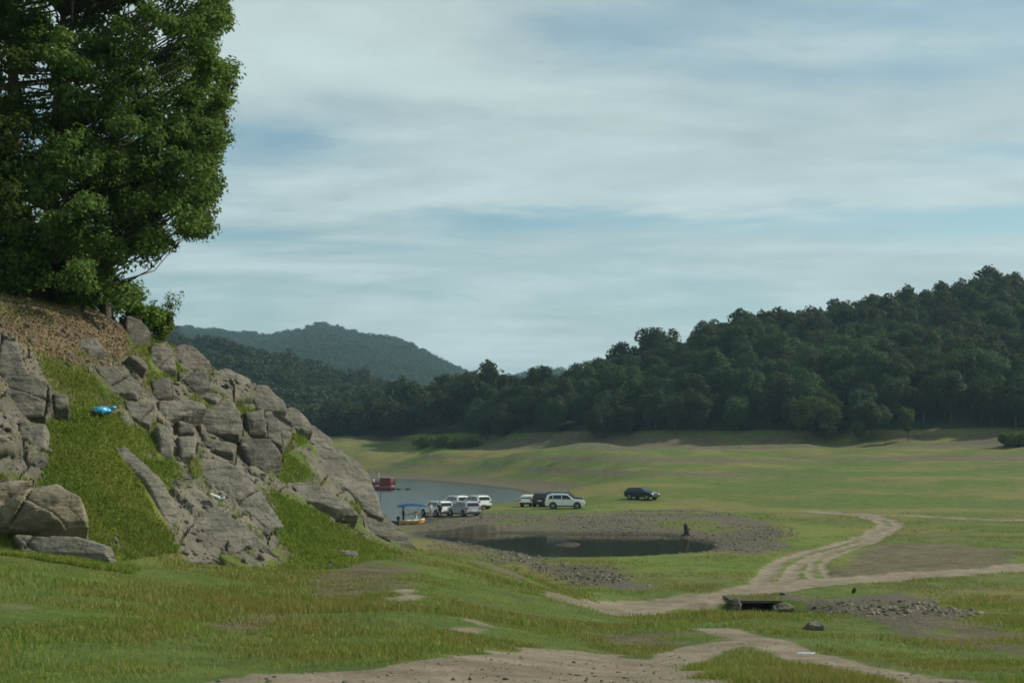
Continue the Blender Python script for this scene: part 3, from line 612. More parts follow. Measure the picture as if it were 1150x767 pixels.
def trunk_mesh(seed, h, r, n=5, spread=2.5):
    g = random.Random(seed); bm = bmesh.new()
    top = (g.uniform(-.4, .4), g.uniform(-.4, .4), h)
    tube(bm, [(0, 0, -.6), (0, 0, .3), (top[0]*.5, top[1]*.5, h*.5), top], [r*1.35, r, r*.7, r*.3], 8)
    for k in range(n):
        a = 6.283*k/n+g.uniform(-.4, .4); z0 = h*g.uniform(.35, .75); s = spread*g.uniform(.6, 1.1)
        tube(bm, [(top[0]*z0/h, top[1]*z0/h, z0), (math.cos(a)*s*.5, math.sin(a)*s*.5, z0+s*.35), (math.cos(a)*s, math.sin(a)*s, z0+s*.8)], [r*.4, r*.28, r*.1], 6)
    me = bpy.data.meshes.new('trunk'); bm.to_mesh(me); bm.free(); me.materials.append(M_bark); return me
# --- wood on the right hill and the promontory: single trees in front, one mass behind
Fpx, FD, _ = LINES[10]; Hpx, HD, _ = LINES[11]
g = np.random.default_rng(21); cand = []
for yy in np.arange(318, 600, 7.0):
    for xx in np.arange(-150, 260, 7.0):
        x_, y_ = xx+g.uniform(-3, 3), yy+g.uniform(-3, 3); px = CX+F_*x_/y_
        if px < 375 or px > 1330: continue
        f0, h0 = np.interp(px, Fpx, FD), np.interp(px, Hpx, HD)
        if f0+6+4*math.sin(x_*.13)+3*math.sin(x_*.41) < y_ < h0+22: cand.append((x_, y_, px, y_-f0))
cand.sort(key=lambda c: (not -20 < c[2] < 1180, c[1]-.0*c[3]))
protos = []
for k in range(8):
    rad = [5.2, 4.4, 5.8, 4.8, 5.0, 4.2, 5.5, 4.6][k]; h1 = [12.5, 11, 13.5, 13, 11.5, 12.5, 12, 14][k]
    v, qd = crown_arrays(200+k, rad, .4, h1, 7000, .46, 20)
    cm = mesh_np('crown', v, qd); cm.materials.append(M_wood)
    cm2 = cm
    tr_ = empty('broadleaf_tree', (0, 0, 0)); obj('trunk', trunk_mesh(300+k, h1*.7, .28), None, tr_); obj('crown', cm, None, tr_)
    protos.append(tr_)
used = set(); light_label = None
ind, rest = cand[:290], cand[290:]
for k, (x_, y_, px, dd) in enumerate(ind):
    i = k % 8; e = protos[i] if i not in used else copy_tree(protos[i]); used.add(i)
    front = dd < 15
    e.location = (x_, y_, float(ground(x_, y_))-.4); e.rotation_euler = (0, 0, g.uniform(0, 6.28)); s = g.uniform(.78, 1.15)*(.92 if front else 1.0)
    e.scale = (s*g.uniform(.9, 1.1), s*g.uniform(.9, 1.1), s*g.uniform(.9, 1.12))
    if px < 640: lab, gp = ('dark broadleaf tree on the wooded point beyond the lake', 'trees on the wooded point')
    elif front: lab, gp = ('dark broadleaf tree in the front row of the hill wood above the meadow', 'front trees of the hill wood')
    else: lab, gp = ('dark broadleaf tree inside the dense wood on the right hillside', 'trees of the hill wood')
    tag(e, lab, 'tree', gp)
def mass(name, pts, seeds, nleaf, size, rad, h1, mat, lobes=12):
    g = np.random.default_rng(5); vs, qs, off = [], [], 0
    var = [crown_arrays(s, rad, 1.5, h1, nleaf, size, lobes) for s in seeds]
    for k, p in enumerate(pts):
        v, qd = var[k % len(var)]; a = g.uniform(0, 6.28); s = g.uniform(.75, 1.25)
        Rm = np.array([[math.cos(a), -math.sin(a), 0], [math.sin(a), math.cos(a), 0], [0, 0, g.uniform(.85, 1.15)]])*s
        vs.append(v@Rm.T+p); qs.append(qd+off); off += len(v)
    return obj(name, mesh_np(name, np.concatenate(vs), np.concatenate(qs)), mat, kind='stuff')
pts = np.array([(x_, y_, float(ground(x_, y_))-.4) for x_, y_, *_ in rest])
mass('hill_woodland', pts, range(400, 406), 1700, .85, 5.0, 12.5, M_wood, 16)
def scatter(x0, x1, y0, y1, sp, ok):
    out = []
    for yy in np.arange(y0, y1, sp):
        for xx in np.arange(x0, x1, sp):
            x_, y_ = xx+g.uniform(-.4, .4)*sp, yy+g.uniform(-.4, .4)*sp; px = CX+F_*x_/y_
            if ok(px, y_): out.append((x_, y_, float(ground(x_, y_))-.3))
    return np.array(out)
mass('far_shore_woodland', scatter(-260, 20, 480, 860, 8.5, lambda px, y_: 110 < px < 560 and y_ > np.interp(px, Fpx, FD)+8 and (px < 380 or y_ > np.interp(px, Hpx, HD)+22)), range(420, 426), 700, 1.1, 5.4, 12, M_woodfar, 10)
mass('mountain_woodland', scatter(-640, 80, 1500, 2330, 13, lambda px, y_: 100 < px < 680), range(440, 444), 130, 1.8, 7.0, 7, M_woodfar, 7)

# --- scrub and bushes
def bush(name, label, loc, rad, h, nleaf, size, mat, seed, cat='bush', group=None, lobes=10, stems=7):
    e = empty(name, loc, 0, label, cat, group)
    v, qd = crown_arrays(seed, rad, .0, h, nleaf, size, lobes); obj('foliage', mesh_np('foliage', v, qd), mat, e)
    bm = bmesh.new(); gg = random.Random(seed)
    for k in range(stems):
        a = gg.uniform(0, 6.28); s = rad*.5*gg.random()
        tube(bm, [(0, 0, -.2), (math.cos(a)*s*.5, math.sin(a)*s*.5, h*.4), (math.cos(a)*s, math.sin(a)*s, h*.8)], [.05*rad*.4+.01, .03*rad*.4+.008, .008], 5)
    obj('stems', bm, M_bark, e); return e
b = unproj(1138, 502)-np.array([0, 0, .9]); bush('bush', 'bright green rounded bush at the right edge below the wood', b, 3.6, 4.0, 3000, .5, M_bright, 500, stems=4)
for k, (a, bb, rad, h) in enumerate([(476, 503, 3.5, 3.2), (492, 503, 4, 3.8), (510, 503, 3.2, 2.6), (527, 502, 3.6, 2.6)]):
    p = unproj(a, bb); bush('bush', 'low bright green scrub bush on the shore under the wooded point', p, rad, h, 1300, .55, M_bright, 510+k, group='scrub bushes under the wooded point')
for k, (a, bb, h) in enumerate([(930, 466, 9), (1020, 455, 8), (965, 478, 6.5), (905, 470, 8)]):
    D_ = float(np.interp(a, Fpx, FD))-1.5; p = ((a-CX)/F_*D_, D_, float(zat(a, np.array(D_)))-.3)
    e = empty('young_tree', p, 0, ['paler green young tree standing at the front of the hill wood, left of two', 'slender bright young tree at the front of the wood near the right', 'short rounded pale tree at the very foot of the hill wood', 'tall paler green tree with layered crown at the wood front'][k], 'tree')
    v, qd = crown_arrays(540+k, [3.8, 2.2, 2.6, 4.6][k], 1, h+[2, 3, 0, 6][k], 2600, .5, 14); obj('crown', mesh_np('crown', v, qd), leaf_material('young_leaves_%s' % 'abcd'[k], (.04, .075, .022), (.085, .135, .032), .2, .2), e); obj('trunk', trunk_mesh(560+k, h*.7, .14), None, e)

# --- the big trees on the cliff top, upper left
outline = np.array([(-180, -160), (235, -160), (262, -90), (262, -20), (258, 8), (254, 28), (244, 42), (243, 62), (262, 72), (271, 92), (268, 114), (256, 130), (252, 150), (250, 170), (244, 186), (258, 198), (253, 220), (238, 240), (236, 260), (230, 273), (212, 268), (198, 246), (184, 232), (176, 240), (190, 262), (205, 278), (196, 292), (180, 282), (168, 290), (162, 300), (172, 314), (164, 330), (150, 346), (128, 356), (105, 350), (85, 346), (60, 340), (30, 332), (-180, 310)], float)
trees = [ # column, depth, trunk height, radius, label
 (52, 40.5, 8.5, .26, 'big oak on the cliff top nearest the edge, its crown reaching out over the rocks'),
 (-60, 39, 9, .28, 'leafy oak at the left picture edge on the cliff top'),
 (15, 46, 10, .30, 'tall oak standing behind the other cliff top trees'),
 (118, 43.5, 6.5, .17, 'slim oak with low drooping branches at the cliff edge above the bush')]
TR = []
for px_, D_, h_, r_, lab in trees:
    z_ = float(zat(px_, np.array(float(D_)))); TR.append((np.array([(px_-CX)/F_*D_, D_, z_]), h_, r_, lab, []))
g = np.random.default_rng(77); n_c = 0
while n_c < 560:
    px_, py_, D_ = g.uniform(-170, 275), g.uniform(-150, 350), g.uniform(36, 51)
    half = 7.2*math.sqrt(max(0, 1-((px_-40)/270)**2)); 
    if abs(D_-43) > half: continue
    rc = g.uniform(.45, .95) if n_c < 420 else g.uniform(.22, .4)
    s = float(poly_sd(np.array([px_]), np.array([py_]), outline)[0])
    if s < rc*.66*F_/D_ or (n_c >= 420 and (s > 26 or px_ < 90)): continue
    if s+16*float(fbm(px_*.045, py_*.035, 0, 89, 2)) < rc*.5*F_/D_: continue
    if float(fbm(px_*.022, py_*.03, D_*.12, 88, 2)) > .20 and s > 3: continue
    if py_ > 270 and px_ < 95 and g.random() < .2: continue
    p = np.array([(px_-CX)/F_*D_, D_, (HY-py_)/F_*D_])
    j = min(range(4), key=lambda i: np.linalg.norm((TR[i][0]-p)[:2])+(2.2 if i == 3 and py_ < 150 else 0)+abs(p[2]-TR[i][0][2]-6)*.1*(i == 3))
    TR[j][4].append((p, rc)); n_c += 1
for j, (b, h_, r_, lab, cl) in enumerate(TR):
    e = empty('oak_tree', b, 0, lab, 'tree', 'oak trees on the cliff top'); PP, NN = [], []; bm = bmesh.new()
    lean = np.array([.6 if j in (0, 3) else .1, -.3, 0])
    spine = [b*0+np.array([0, 0, -.8]), np.array([0, 0, .4]), lean*.5+np.array([0, 0, h_*.5]), lean+np.array([0, 0, h_])]
    tube(bm, spine, [r_*1.5, r_, r_*.7, r_*.25], 10)
    for p, rc in cl:
        q = p-b; nl = int(760*rc/.65)
        d = g.standard_normal((nl, 3)); d /= np.linalg.norm(d, axis=1)[:, None]
        # sprays: sub-clumps round the twig ends
        ns = 9; sub = g.standard_normal((ns, 3)); sub /= np.linalg.norm(sub, axis=1)[:, None]; sub = sub*rc*g.uniform(.35, 1.0, (ns, 1))*np.array([1.1, 1.1, .9])
        k = g.integers(0, ns, nl); P_ = q+sub[k]+d*(.33*g.random((nl, 1))**.4)*np.array([1.1, 1.1, .85])
        PP.append(P_); N_ = d*.75+.5*g.standard_normal((nl, 3))+np.array([.0, 0, .5]); NN.append(N_/np.linalg.norm(N_, axis=1)[:, None])
        zz_ = min(max(q[2]-abs(g.normal(0, .4))-.35*np.hypot(q[0], q[1]), .8), h_*.95); f = zz_/h_; s0 = lean*f+np.array([0, 0, zz_])
        m = (s0+q)/2+np.array([0, 0, -.15*np.linalg.norm(q-s0)*.5])+g.normal(0, .12, 3)
        tube(bm, [s0, m, q], [r_*.2*(1.2-f*.6), r_*.1, .012], 5)
        for t_ in sub[:4]: tube(bm, [q, q+t_*.6, q+t_], [.014, .01, .006], 4)
    obj('trunk', bm, M_bark, e)
    v, qd = leaves(np.concatenate(PP), np.concatenate(NN), .135, 600+j, .55); obj('crown', mesh_np('crown', v, qd), M_oak, e)
b = np.array([(160-CX)/F_*41.3, 41.3, float(zat(160, np.array(41.3)))])
bush('bush', 'leafy green bush on the crest just under the oak branches', b, .75, 1.0, 2600, .1, M_bright, 620, lobes=9)
b2 = np.array([(182-CX)/F_*42.2, 42.2, float(zat(182, np.array(42.2)))])
e = bush('shrub', 'thin shrub with upright leafy shoots on the crest against the sky', b2, .55, .9, 1500, .09, M_bright, 621, 'shrub', lobes=7)
PP, NN = [], []; bm = bmesh.new()
for k in range(9):
    a, l = g.uniform(-1.2, 1.2), g.uniform(.7, 1.35); tip = np.array([math.sin(a)*l*.6, g.uniform(-.3, .3), .5+l*.75]); tube(bm, [(0, 0, .1), tip*.55, tip], [.015, .01, .004], 4)
    tt = g.random((90, 1))**.7; P_ = tip*tt+g.normal(0, .055, (90, 3)); PP.append(P_); N_ = g.standard_normal((90, 3))+np.array([0, 0, .6]); NN.append(N_/np.linalg.norm(N_, axis=1)[:, None])
v, qd = leaves(np.concatenate(PP), np.concatenate(NN), .10, 622, .4); obj('shoots', mesh_np('shoots', v, qd), M_bright, e); obj('twigs', bm, M_bark, e)
for a_, d_, rr_, lb in ((92, 39.6, .8, 'added leafy bush standing in for the dark shade under the oaks, above the leaf litter'), (22, 38.5, 1.0, 'low added bush standing in for shade under the oaks near the left picture edge')):  # bushes added to fill the dark shade over the brown bank
    bush('bush', lb, np.array([(a_-CX)/F_*d_, d_, float(zat(a_, np.array(d_)))]), rr_, 1.3*rr_+.3, 2400, .12, M_oak, int(a_)+700, lobes=9)
# dead leaves on the slope
Pl = sample(litter*(GD < 44), 26000, (-110, 180), (30, 43), 31); Nl = g.standard_normal((len(Pl), 3))*.5+np.array([.1, -.3, 1]); Nl /= np.linalg.norm(Nl, axis=1)[:, None]
v, qd = leaves(Pl+np.array([0, 0, .02]), Nl, .075, 640, .6)
t = NT('dead_leaves'); isl = t.n('ShaderNodeNewGeometry', 8); obj('leaf_litter', mesh_np('leaf_litter', v, qd), t.end(t.bsdf(t.mix(isl, (.07, .048, .028), (.25, .185, .11)), .8)), kind='stuff')
# weeds: broader leaved tufts in the gully and by the near grass
Pw = sample(np.clip(green*1.2, 0, 1)*(GD < 45), 6000, (40, 440), (27, 45), 41); pxw, pyw = CX+F_*Pw[:, 0]/Pw[:, 1], HY-F_*Pw[:, 2]/Pw[:, 1]
Pw = Pw[~in_rocks(pxw, pyw)]; Pw = Pw+np.stack([0*Pw[:, 0], 0*Pw[:, 0], g.uniform(.03, .28, len(Pw))*np.clip(.6+fbm(Pw[:, 0]*1.2, Pw[:, 1]*1.2, 0, 3, 3), .1, 1.3)], -1)
Nw = g.standard_normal((len(Pw), 3))*.7+np.array([.1, -.2, 1]); Nw /= np.linalg.norm(Nw, axis=1)[:, None]
v, qd = leaves(Pw, Nw, .085, 650, .5); obj('weeds', mesh_np('weeds', v, qd), leaf_material('weed_leaves', (.085, .14, .02), (.17, .24, .035), .4, .7), kind='stuff')

# ------------------------------------------------------------------ vehicles
M_glass = simple('car_glass', (.012, .016, .018), .06, .6, 0, .05); M_tyre = simple('tyre_rubber', (.015, .015, .016), .85, .2)
M_rim = simple('rim_alloy', (.42, .43, .44), .35, .5, .8); M_trim = simple('dark_trim', (.022, .022, .024), .6); M_red = simple('tail_lens', (.35, .015, .012), .25)
M_lamp = simple('head_lens', (.75, .77, .78), .12, .6); M_plate = simple('plate', (.75, .75, .72), .5)
PAINT = {'white': simple('white_paint', (.78, .79, .78), .28, .5, 0, .03, 2, .6), 'silver': simple('silver_paint', (.36, .38, .40), .35, .5, .35, .04, 2, .6),
         'black': simple('black_paint', (.012, .013, .015), .22, .5, 0, .1, 2, .8), 'grey': simple('grey_paint', (.17, .18, .19), .3, .5, .3, .05, 2, .6), 'navy': simple('dark_blue_paint', (.018, .022, .032), .22, .5, 0, .1, 2, .8)}
SUV = dict(L=4.65, H=1.70, W=1.86, low=[(-2.26, .34), (-2.32, .62), (-2.29, 1.06), (1.12, 1.06), (2.0, .98), (2.24, .82), (2.32, .58), (2.28, .32)], up=[(-2.27, 1.06), (-2.02, 1.62), (-1.75, 1.69), (-.5, 1.70), (.3, 1.655), (1.16, 1.05)],
           win=[[(-1.93, 1.13), (-1.76, 1.50), (-1.42, 1.57), (-1.42, 1.13)], [(-1.35, 1.13), (-1.35, 1.575), (-.42, 1.59), (-.42, 1.12)], [(-.34, 1.12), (-.34, 1.59), (.26, 1.555), (.78, 1.11)]], ws=((.36, 1.60), (1.08, 1.09)), rw=((-2.04, 1.55), (-2.20, 1.14)), wheels=(-1.38, 1.40), r=.36)
HATCH = dict(L=4.3, H=1.48, W=1.8, low=[(-2.08, .32), (-2.15, .60), (-2.10, .95), (1.05, .93), (1.85, .83), (2.08, .70), (2.14, .5), (2.1, .3)], up=[(-2.09, .95), (-1.72, 1.38), (-1.3, 1.46), (-.3, 1.48), (.3, 1.44), (1.15, .93)],
           win=[[(-1.72, 1.0), (-1.45, 1.30), (-1.2, 1.36), (-1.2, 1.0)], [(-1.14, 1.0), (-1.14, 1.37), (-.32, 1.39), (-.32, .99)], [(-.25, .99), (-.25, 1.39), (.26, 1.36), (.82, .97)]], ws=((.36, 1.39), (1.06, .96)), rw=((-1.66, 1.37), (-2.0, 1.02)), wheels=(-1.28, 1.30), r=.32)
WHEEL = {}
def car(name, label, cat, K, paint, px, D, head, rails=True, group=None, dz=0.0):
    x, yv = (px-CX)/F_*D, D; e = empty(name, (x, yv, float(zat(px, np.array(float(D))))+dz), R(head), label, cat, group)
    hw = K['W']/2; belt = K['up'][0][1]; roof = max(p[1] for p in K['up'])
    wz = lambda z: hw-(.015 if z > .45 else .05) if z <= belt+.001 else hw-.02-(z-belt)/(roof-belt)*.19
    bm = bmesh.new()
    for prof in (K['low'], K['up']):
        A = [bm.verts.new((p[0], wz(p[1]), p[1])) for p in prof]; B = [bm.verts.new((p[0], -wz(p[1]), p[1])) for p in prof]; n = len(prof)
        bm.faces.new(A); bm.faces.new(B[::-1])
        for i in range(n): bm.faces.new((A[i], B[i], B[(i+1) % n], A[(i+1) % n]))
    bmesh.ops.recalc_face_normals(bm, faces=bm.faces); bmesh.ops.bevel(bm, geom=[ed for ed in bm.edges], offset=.045, segments=2, affect='EDGES', clamp_overlap=True)
    obj('body', bm, PAINT[paint], e)
    for w in K['win']:
        for s in (1, -1):
            bm = bmesh.new(); A = [bm.verts.new((p[0], s*(wz(p[1])+.016), p[1])) for p in w]; B = [bm.verts.new((p[0], s*(wz(p[1])-.03), p[1])) for p in w]; n = len(w)
            bm.faces.new(A); bm.faces.new(B[::-1])
            for i in range(n): bm.faces.new((A[i], B[i], B[(i+1) % n], A[(i+1) % n]))
            bmesh.ops.recalc_face_normals(bm, faces=bm.faces); obj('side_window', bm, M_glass, e)
    for nm, (a, b_), o in (('windscreen', K['ws'], 1), ('rear_window', K['rw'], -1)):
        bm = bmesh.new(); dx, dz_ = b_[0]-a[0], b_[1]-a[1]; l = math.hypot(dx, dz_); nx, nz = (-dz_/l*.03, dx/l*.03)
        if nx*o < 0: nx, nz = -nx, -nz
        off = .9
        q8 = [bm.verts.new((p[0]+nx*k+(.012*o), s*(wz(p[1])-.10), p[1]+nz*k)) for k in (0, off) for p, s in ((a, 1), (a, -1), (b_, -1), (b_, 1))]
        for f in ((0, 1, 2, 3), (4, 5, 6, 7), (0, 1, 5, 4), (1, 2, 6, 5), (2, 3, 7, 6), (3, 0, 4, 7)): bm.faces.new([q8[i] for i in f])
        bmesh.ops.recalc_face_normals(bm, faces=bm.faces); obj(nm, bm, M_glass, e)
    xr, xf = min(p[0] for p in K['low']), max(p[0] for p in K['low'])
    bm = bmesh.new(); box(bm, (xf-.03, 0, .44), (.12, K['W']*.88, .26), None, .03); obj('front_bumper', bm, M_trim, e)
    bm = bmesh.new(); box(bm, (xr+.03, 0, .45), (.12, K['W']*.88, .24), None, .03); obj('rear_bumper', bm, M_trim, e)
    bm = bmesh.new(); box(bm, (xf-.045, 0, belt-.30), (.06, K['W']*.42, .16), None, .02); obj('grille', bm, M_trim, e)
    bm = bmesh.new(); box(bm, (xr-.02, 0, .72 if K is SUV else .62), (.03, .5, .12), None, .005); obj('number_plate', bm, M_plate, e)
    for s in (1, -1):
        bm = bmesh.new(); box(bm, (xf-.13, s*(hw-.22), belt-.27), (.2, .34, .12), None, .03); obj('headlight', bm, M_lamp, e)
        bm = bmesh.new(); box(bm, (xr+.06, s*(hw-.17), belt-.10), (.14, .30, .2), None, .03); obj('tail_light', bm, M_red, e)
        bm = bmesh.new(); box(bm, (.78, s*(hw+.08), belt+.06), (.16, .18, .13), None, .04); obj('mirror', bm, PAINT[paint], e)
        bm = bmesh.new(); box(bm, (0, s*(hw-.02), .33), (2.1, .06, .14), None, .02); obj('sill', bm, M_trim, e)
        if rails:
            bm = bmesh.new(); tube(bm, [(-1.75, s*(hw-.27), roof-.01), (-1.6, s*(hw-.27), roof+.05), (.0, s*(hw-.27), roof+.05), (.2, s*(hw-.27), roof-.03)], .022, 6); obj('roof_rail', bm, M_rim if paint != 'black' else M_trim, e)
        for wx in K['wheels']:
            r_ = K['r']
            bm = bmesh.new(); lathe(bm, [(r_+.075, -.03), (r_+.075, .022), (r_+.05, .026), (.05, .026)], 24); a_ = obj('wheel_arch', bm, M_trim, e); a_.location = (wx, s*(hw-.02), r_+.02); a_.scale = (1, s, 1)
            we = empty('wheel', (wx, s*(hw-.10), r_)); we.parent = e; we.scale = (1, s, 1)
            if r_ not in WHEEL:
                bm = bmesh.new(); lathe(bm, [(r_*.62, -.11), (r_*.93, -.11), (r_, -.08), (r_, .09), (r_*.93, .125), (r_*.66, .13), (r_*.62, .11)], 28); m1 = bpy.data.meshes.new('tyre'); bm.to_mesh(m1); bm.free(); m1.materials.append(M_tyre)
                bm = bmesh.new(); lathe(bm, [(r_*.2, .0), (r_*.2, .135), (.02, .14)], 16); lathe(bm, [(r_*.60, .06), (r_*.66, .135), (r_*.58, .135), (r_*.56, .06)], 28)
                for k in range(5): box(bm, (0, .115, 0), (r_*1.2/2, .03, r_*.16), Matrix.Rotation(6.283*k/5, 4, 'Y') @ Matrix.Translation((r_*.32, 0, 0)))
                m2 = bpy.data.meshes.new('rim'); bm.to_mesh(m2); bm.free(); m2.materials.append(M_rim); WHEEL[r_] = (m1, m2)
            obj('tyre', WHEEL[r_][0], None, we); obj('rim', WHEEL[r_][1], None, we)
    return e
GL, GR = 'cars parked by the boats', 'cars parked on the grass'
car('parked_car', 'white off-road car nearest the boats, rear turned to the right', 'car', SUV, 'white', 490, 159, 124, group=GL)
car('parked_car', 'silver estate car in front of the other cars by the boats', 'car', SUV, 'silver', 521, 155, 120, group=GL)
car('parked_car', 'white car mostly hidden behind the silver one, only its roof showing', 'car', SUV, 'white', 511, 172, 122, group=GL)
car('parked_car', 'white car at the right end of the row by the boats', 'car', SUV, 'white', 534, 167, 121, group=GL)
car('parked_car', 'low white hatchback seen from behind, left of the black car', 'car', HATCH, 'white', 598, 172, 66, False, group=GR)
car('parked_car', 'tall black off-road car between the hatchback and the white one', 'car', SUV, 'black', 611, 171, 75, group=GR)
car('parked_car', 'white off-road car side on, facing right on the grass', 'car', SUV, 'white', 635, 163, -6, group=GR)
car('parked_car', 'grey car parked behind the side-on white car, its roof showing above', 'car', SUV, 'grey', 635, 172, -4, group=GR)
car('parked_car', 'dark blue car parked alone on the green meadow, facing right', 'car', HATCH, 'navy', 721, 175, -40, False, group=GR)

# ------------------------------------------------------------------ people
def person(label, loc, rz, pose, shirt, trousers, hair=(.015, .012, .01)):
    t = NT('clothes'); o = t.obj(); z = t.n('ShaderNodeSeparateXYZ', 2, Vector=o)
    hip, neck = (.88, 1.44) if pose == 'stand' else (.46, .98)
    c = t.mix(t.math('GREATER_THAN', z, hip), trousers, shirt); c = t.mix(t.math('GREATER_THAN', z, neck), c, (.42, .27, .19))
    m = t.end(t.bsdf(t.mix(t.math('MULTIPLY', t.noise(o, 9, 4), .4), c, (.02, .02, .02)), .8))
    s = 0 if pose == 'stand' else -.42
    if pose == 'stand':
        J = [((0, 0, .95), .15), ((0, 0, 1.18), .14), ((0, .01, 1.38), .155), ((0, .01, 1.50), .06), ((0, -.02, 1.58), .09), ((0, -.02, 1.70), .10)]
        B = [(0, 1), (1, 2), (2, 3), (3, 4), (4, 5)]
        for sg in (1, -1):
            i = len(J); J += [((.10*sg, 0, .86), .105), ((.11*sg, -.02, .48), .065), ((.12*sg, .02, .09), .045), ((.13*sg, -.12, .05), .04)]; B += [(0, i), (i, i+1), (i+1, i+2), (i+2, i+3)]
            i = len(J); J += [((.20*sg, .01, 1.40), .065), ((.26*sg, .04, 1.12), .045), ((.24*sg, -.14, .92), .035), ((.23*sg, -.19, .85), .04)]; B += [(2, i), (i, i+1), (i+1, i+2), (i+2, i+3)]
        hz = 1.72
    else:
        J = [((0, 0, .50), .16), ((0, -.03, .72), .14), ((0, -.06, .93), .15), ((0, -.07, 1.04), .06), ((0, -.09, 1.12), .09), ((0, -.09, 1.24), .10)]
        B = [(0, 1), (1, 2), (2, 3), (3, 4), (4, 5)]
        for sg in (1, -1):
            i = len(J); J += [((.11*sg, -.10, .48), .10), ((.14*sg, -.44, .48), .07), ((.14*sg, -.42, .10), .045), ((.14*sg, -.54, .05), .04)]; B += [(0, i), (i, i+1), (i+1, i+2), (i+2, i+3)]
            i = len(J); J += [((.20*sg, -.06, .93), .06), ((.26*sg, -.14, .68), .045), ((.20*sg, -.38, .58), .035), ((.18*sg, -.45, .57), .038)]; B += [(2, i), (i, i+1), (i+1, i+2), (i+2, i+3)]
        hz = 1.26
    me = bpy.data.meshes.new('person'); me.from_pydata([j[0] for j in J], B, []); ob = obj('person', me, m, None, label, 'person', None, None, loc); ob.rotation_euler = (0, 0, rz)
    sk = ob.modifiers.new('skin', 'SKIN'); sk.use_smooth_shade = True
    for i, j in enumerate(J): me.skin_vertices[0].data[i].radius = (j[1], j[1])
    me.skin_vertices[0].data[0].use_root = True
    ss = ob.modifiers.new('sub', 'SUBSURF'); ss.levels = ss.render_levels = 1
    bm = bmesh.new(); bmesh.ops.create_icosphere(bm, subdivisions=2, radius=.112); bmesh.ops.scale(bm, vec=(.95, 1.05, .8), verts=bm.verts)
    h = obj('hair', bm, simple('dark_hair', hair, .7), ob); h.location = (0, (-.02 if pose == 'stand' else -.09)+.02, hz+.03)
    return ob
def gp(px, D): return ((px-CX)/F_*D, D, float(zat(px, np.array(float(D)))))
person('person in pale clothes standing beside the white car nearest the boats', gp(483.5, 154.5), R(20), 'stand', (.55, .55, .52), (.45, .45, .42))
person('person in dark clothes standing at the rear of the white car', gp(494, 154.5), R(200), 'stand', (.02, .022, .028), (.03, .03, .035))

# ------------------------------------------------------------------ boats
def hull(bm, L_, W_, H_, sheer=.18, n=14):
    rings = []
    for i in range(n+1):
        u = i/n; x = -L_/2+L_*u; w = W_/2*(1-max(0, (u-.5)/.5)**2.4*.94); zt = H_+sheer*max(0, (u-.4)/.6)**2; kz = .0+.7*H_*max(0, (u-.7)/.3)**2
        rings.append([bm.verts.new(p) for p in ((x, -w, zt), (x, -w*.85, kz+H_*.35), (x, -w*.45, kz), (x, w*.45, kz), (x, w*.85, kz+H_*.35), (x, w, zt), (x, w-.06, zt), (x, w*.7, kz+.12), (x, -w*.7, kz+.12), (x, -w+.06, zt))])
    k = len(rings[0])
    for a, b in zip(rings, rings[1:]):
        for j in range(k): bm.faces.new((a[j], b[j], b[(j+1) % k], a[(j+1) % k]))
    bm.faces.new(rings[0]); bm.faces.new(rings[-1][::-1]); bmesh.ops.recalc_face_normals(bm, faces=bm.faces)
bD = 144.5; bx = (463-CX)/F_*bD
bo = empty('motor_boat', (bx, bD, WATER-.10), R(12), 'small orange and white boat with a blue sun canopy at the shore', 'boat')
bm = bmesh.new(); hull(bm, 2.6, 1.25, .42); obj('hull', bm, simple('orange_hull', (.62, .30, .06), .45), bo)
bm = bmesh.new(); tube(bm, [(-1.3, .62, .44), (.2, .63, .46), (.85, .45, .54), (1.25, .06, .64)], .045, 6); tube(bm, [(-1.3, -.62, .44), (.2, -.63, .46), (.85, -.45, .54), (1.25, -.06, .64)], .045, 6); obj('gunwale', bm, simple('white_rubber', (.75, .72, .6), .5), bo)
bm = bmesh.new(); box(bm, (-.35, 0, .34), (.3, 1.05, .06), None, .01); box(bm, (.45, 0, .36), (.3, .9, .06), None, .01); obj('bench', bm, simple('boat_bench', (.5, .48, .42), .6), bo)
can = empty('canopy', (0, 0, 0)); can.parent = bo
bm = bmesh.new(); vs = []; 
for i in range(11):
    u = -1.45+2.75*i/10
    vs.append([bm.verts.new((u, wv*.8, 1.95+.22*(1-wv*wv)-.16*(abs(u+.1)/1.4)**2.2)) for wv in np.linspace(-1, 1, 7)])
for a, b_ in zip(vs, vs[1:]):
    for j in range(6): bm.faces.new((a[j], a[j+1], b_[j+1], b_[j]))
bmesh.ops.solidify(bm, geom=bm.faces[:], thickness=.03); obj('cloth', bm, simple('blue_canopy_cloth', (.035, .10, .25), .7, .2), can)
for sx, sy in ((-1.1, .58), (-1.1, -.58), (.75, .5), (.75, -.5)):
    bm = bmesh.new(); tube(bm, [(sx, sy, .4), (sx, sy*1.15, 1.95)], .022, 6); obj('canopy_pole', bm, M_rim, can)
om = empty('outboard_motor', (-1.35, 0, .4)); om.parent = bo
bm = bmesh.new(); box(bm, (-.1, 0, .3), (.34, .26, .38), None, .07); obj('motor_cover', bm, M_trim, om); bm = bmesh.new(); tube(bm, [(-.1, 0, .15), (-.12, 0, -.5)], .06, 8); box(bm, (-.14, 0, -.42), (.3, .03, .12)); obj('motor_leg', bm, M_trim, om)
def inb(dx, dy, z): a = R(12); return (bx+dx*math.cos(a)-dy*math.sin(a), bD+dx*math.sin(a)+dy*math.cos(a), WATER-.10+z)
person('person in black standing at the stern of the orange boat', inb(-.95, -.1, .1), R(70), 'stand', (.015, .016, .02), (.02, .02, .024)).scale = (.95,)*3
person('person in a white top sitting under the blue canopy', inb(.4, 0, .02), R(-60), 'sit', (.6, .62, .62), (.04, .06, .12))
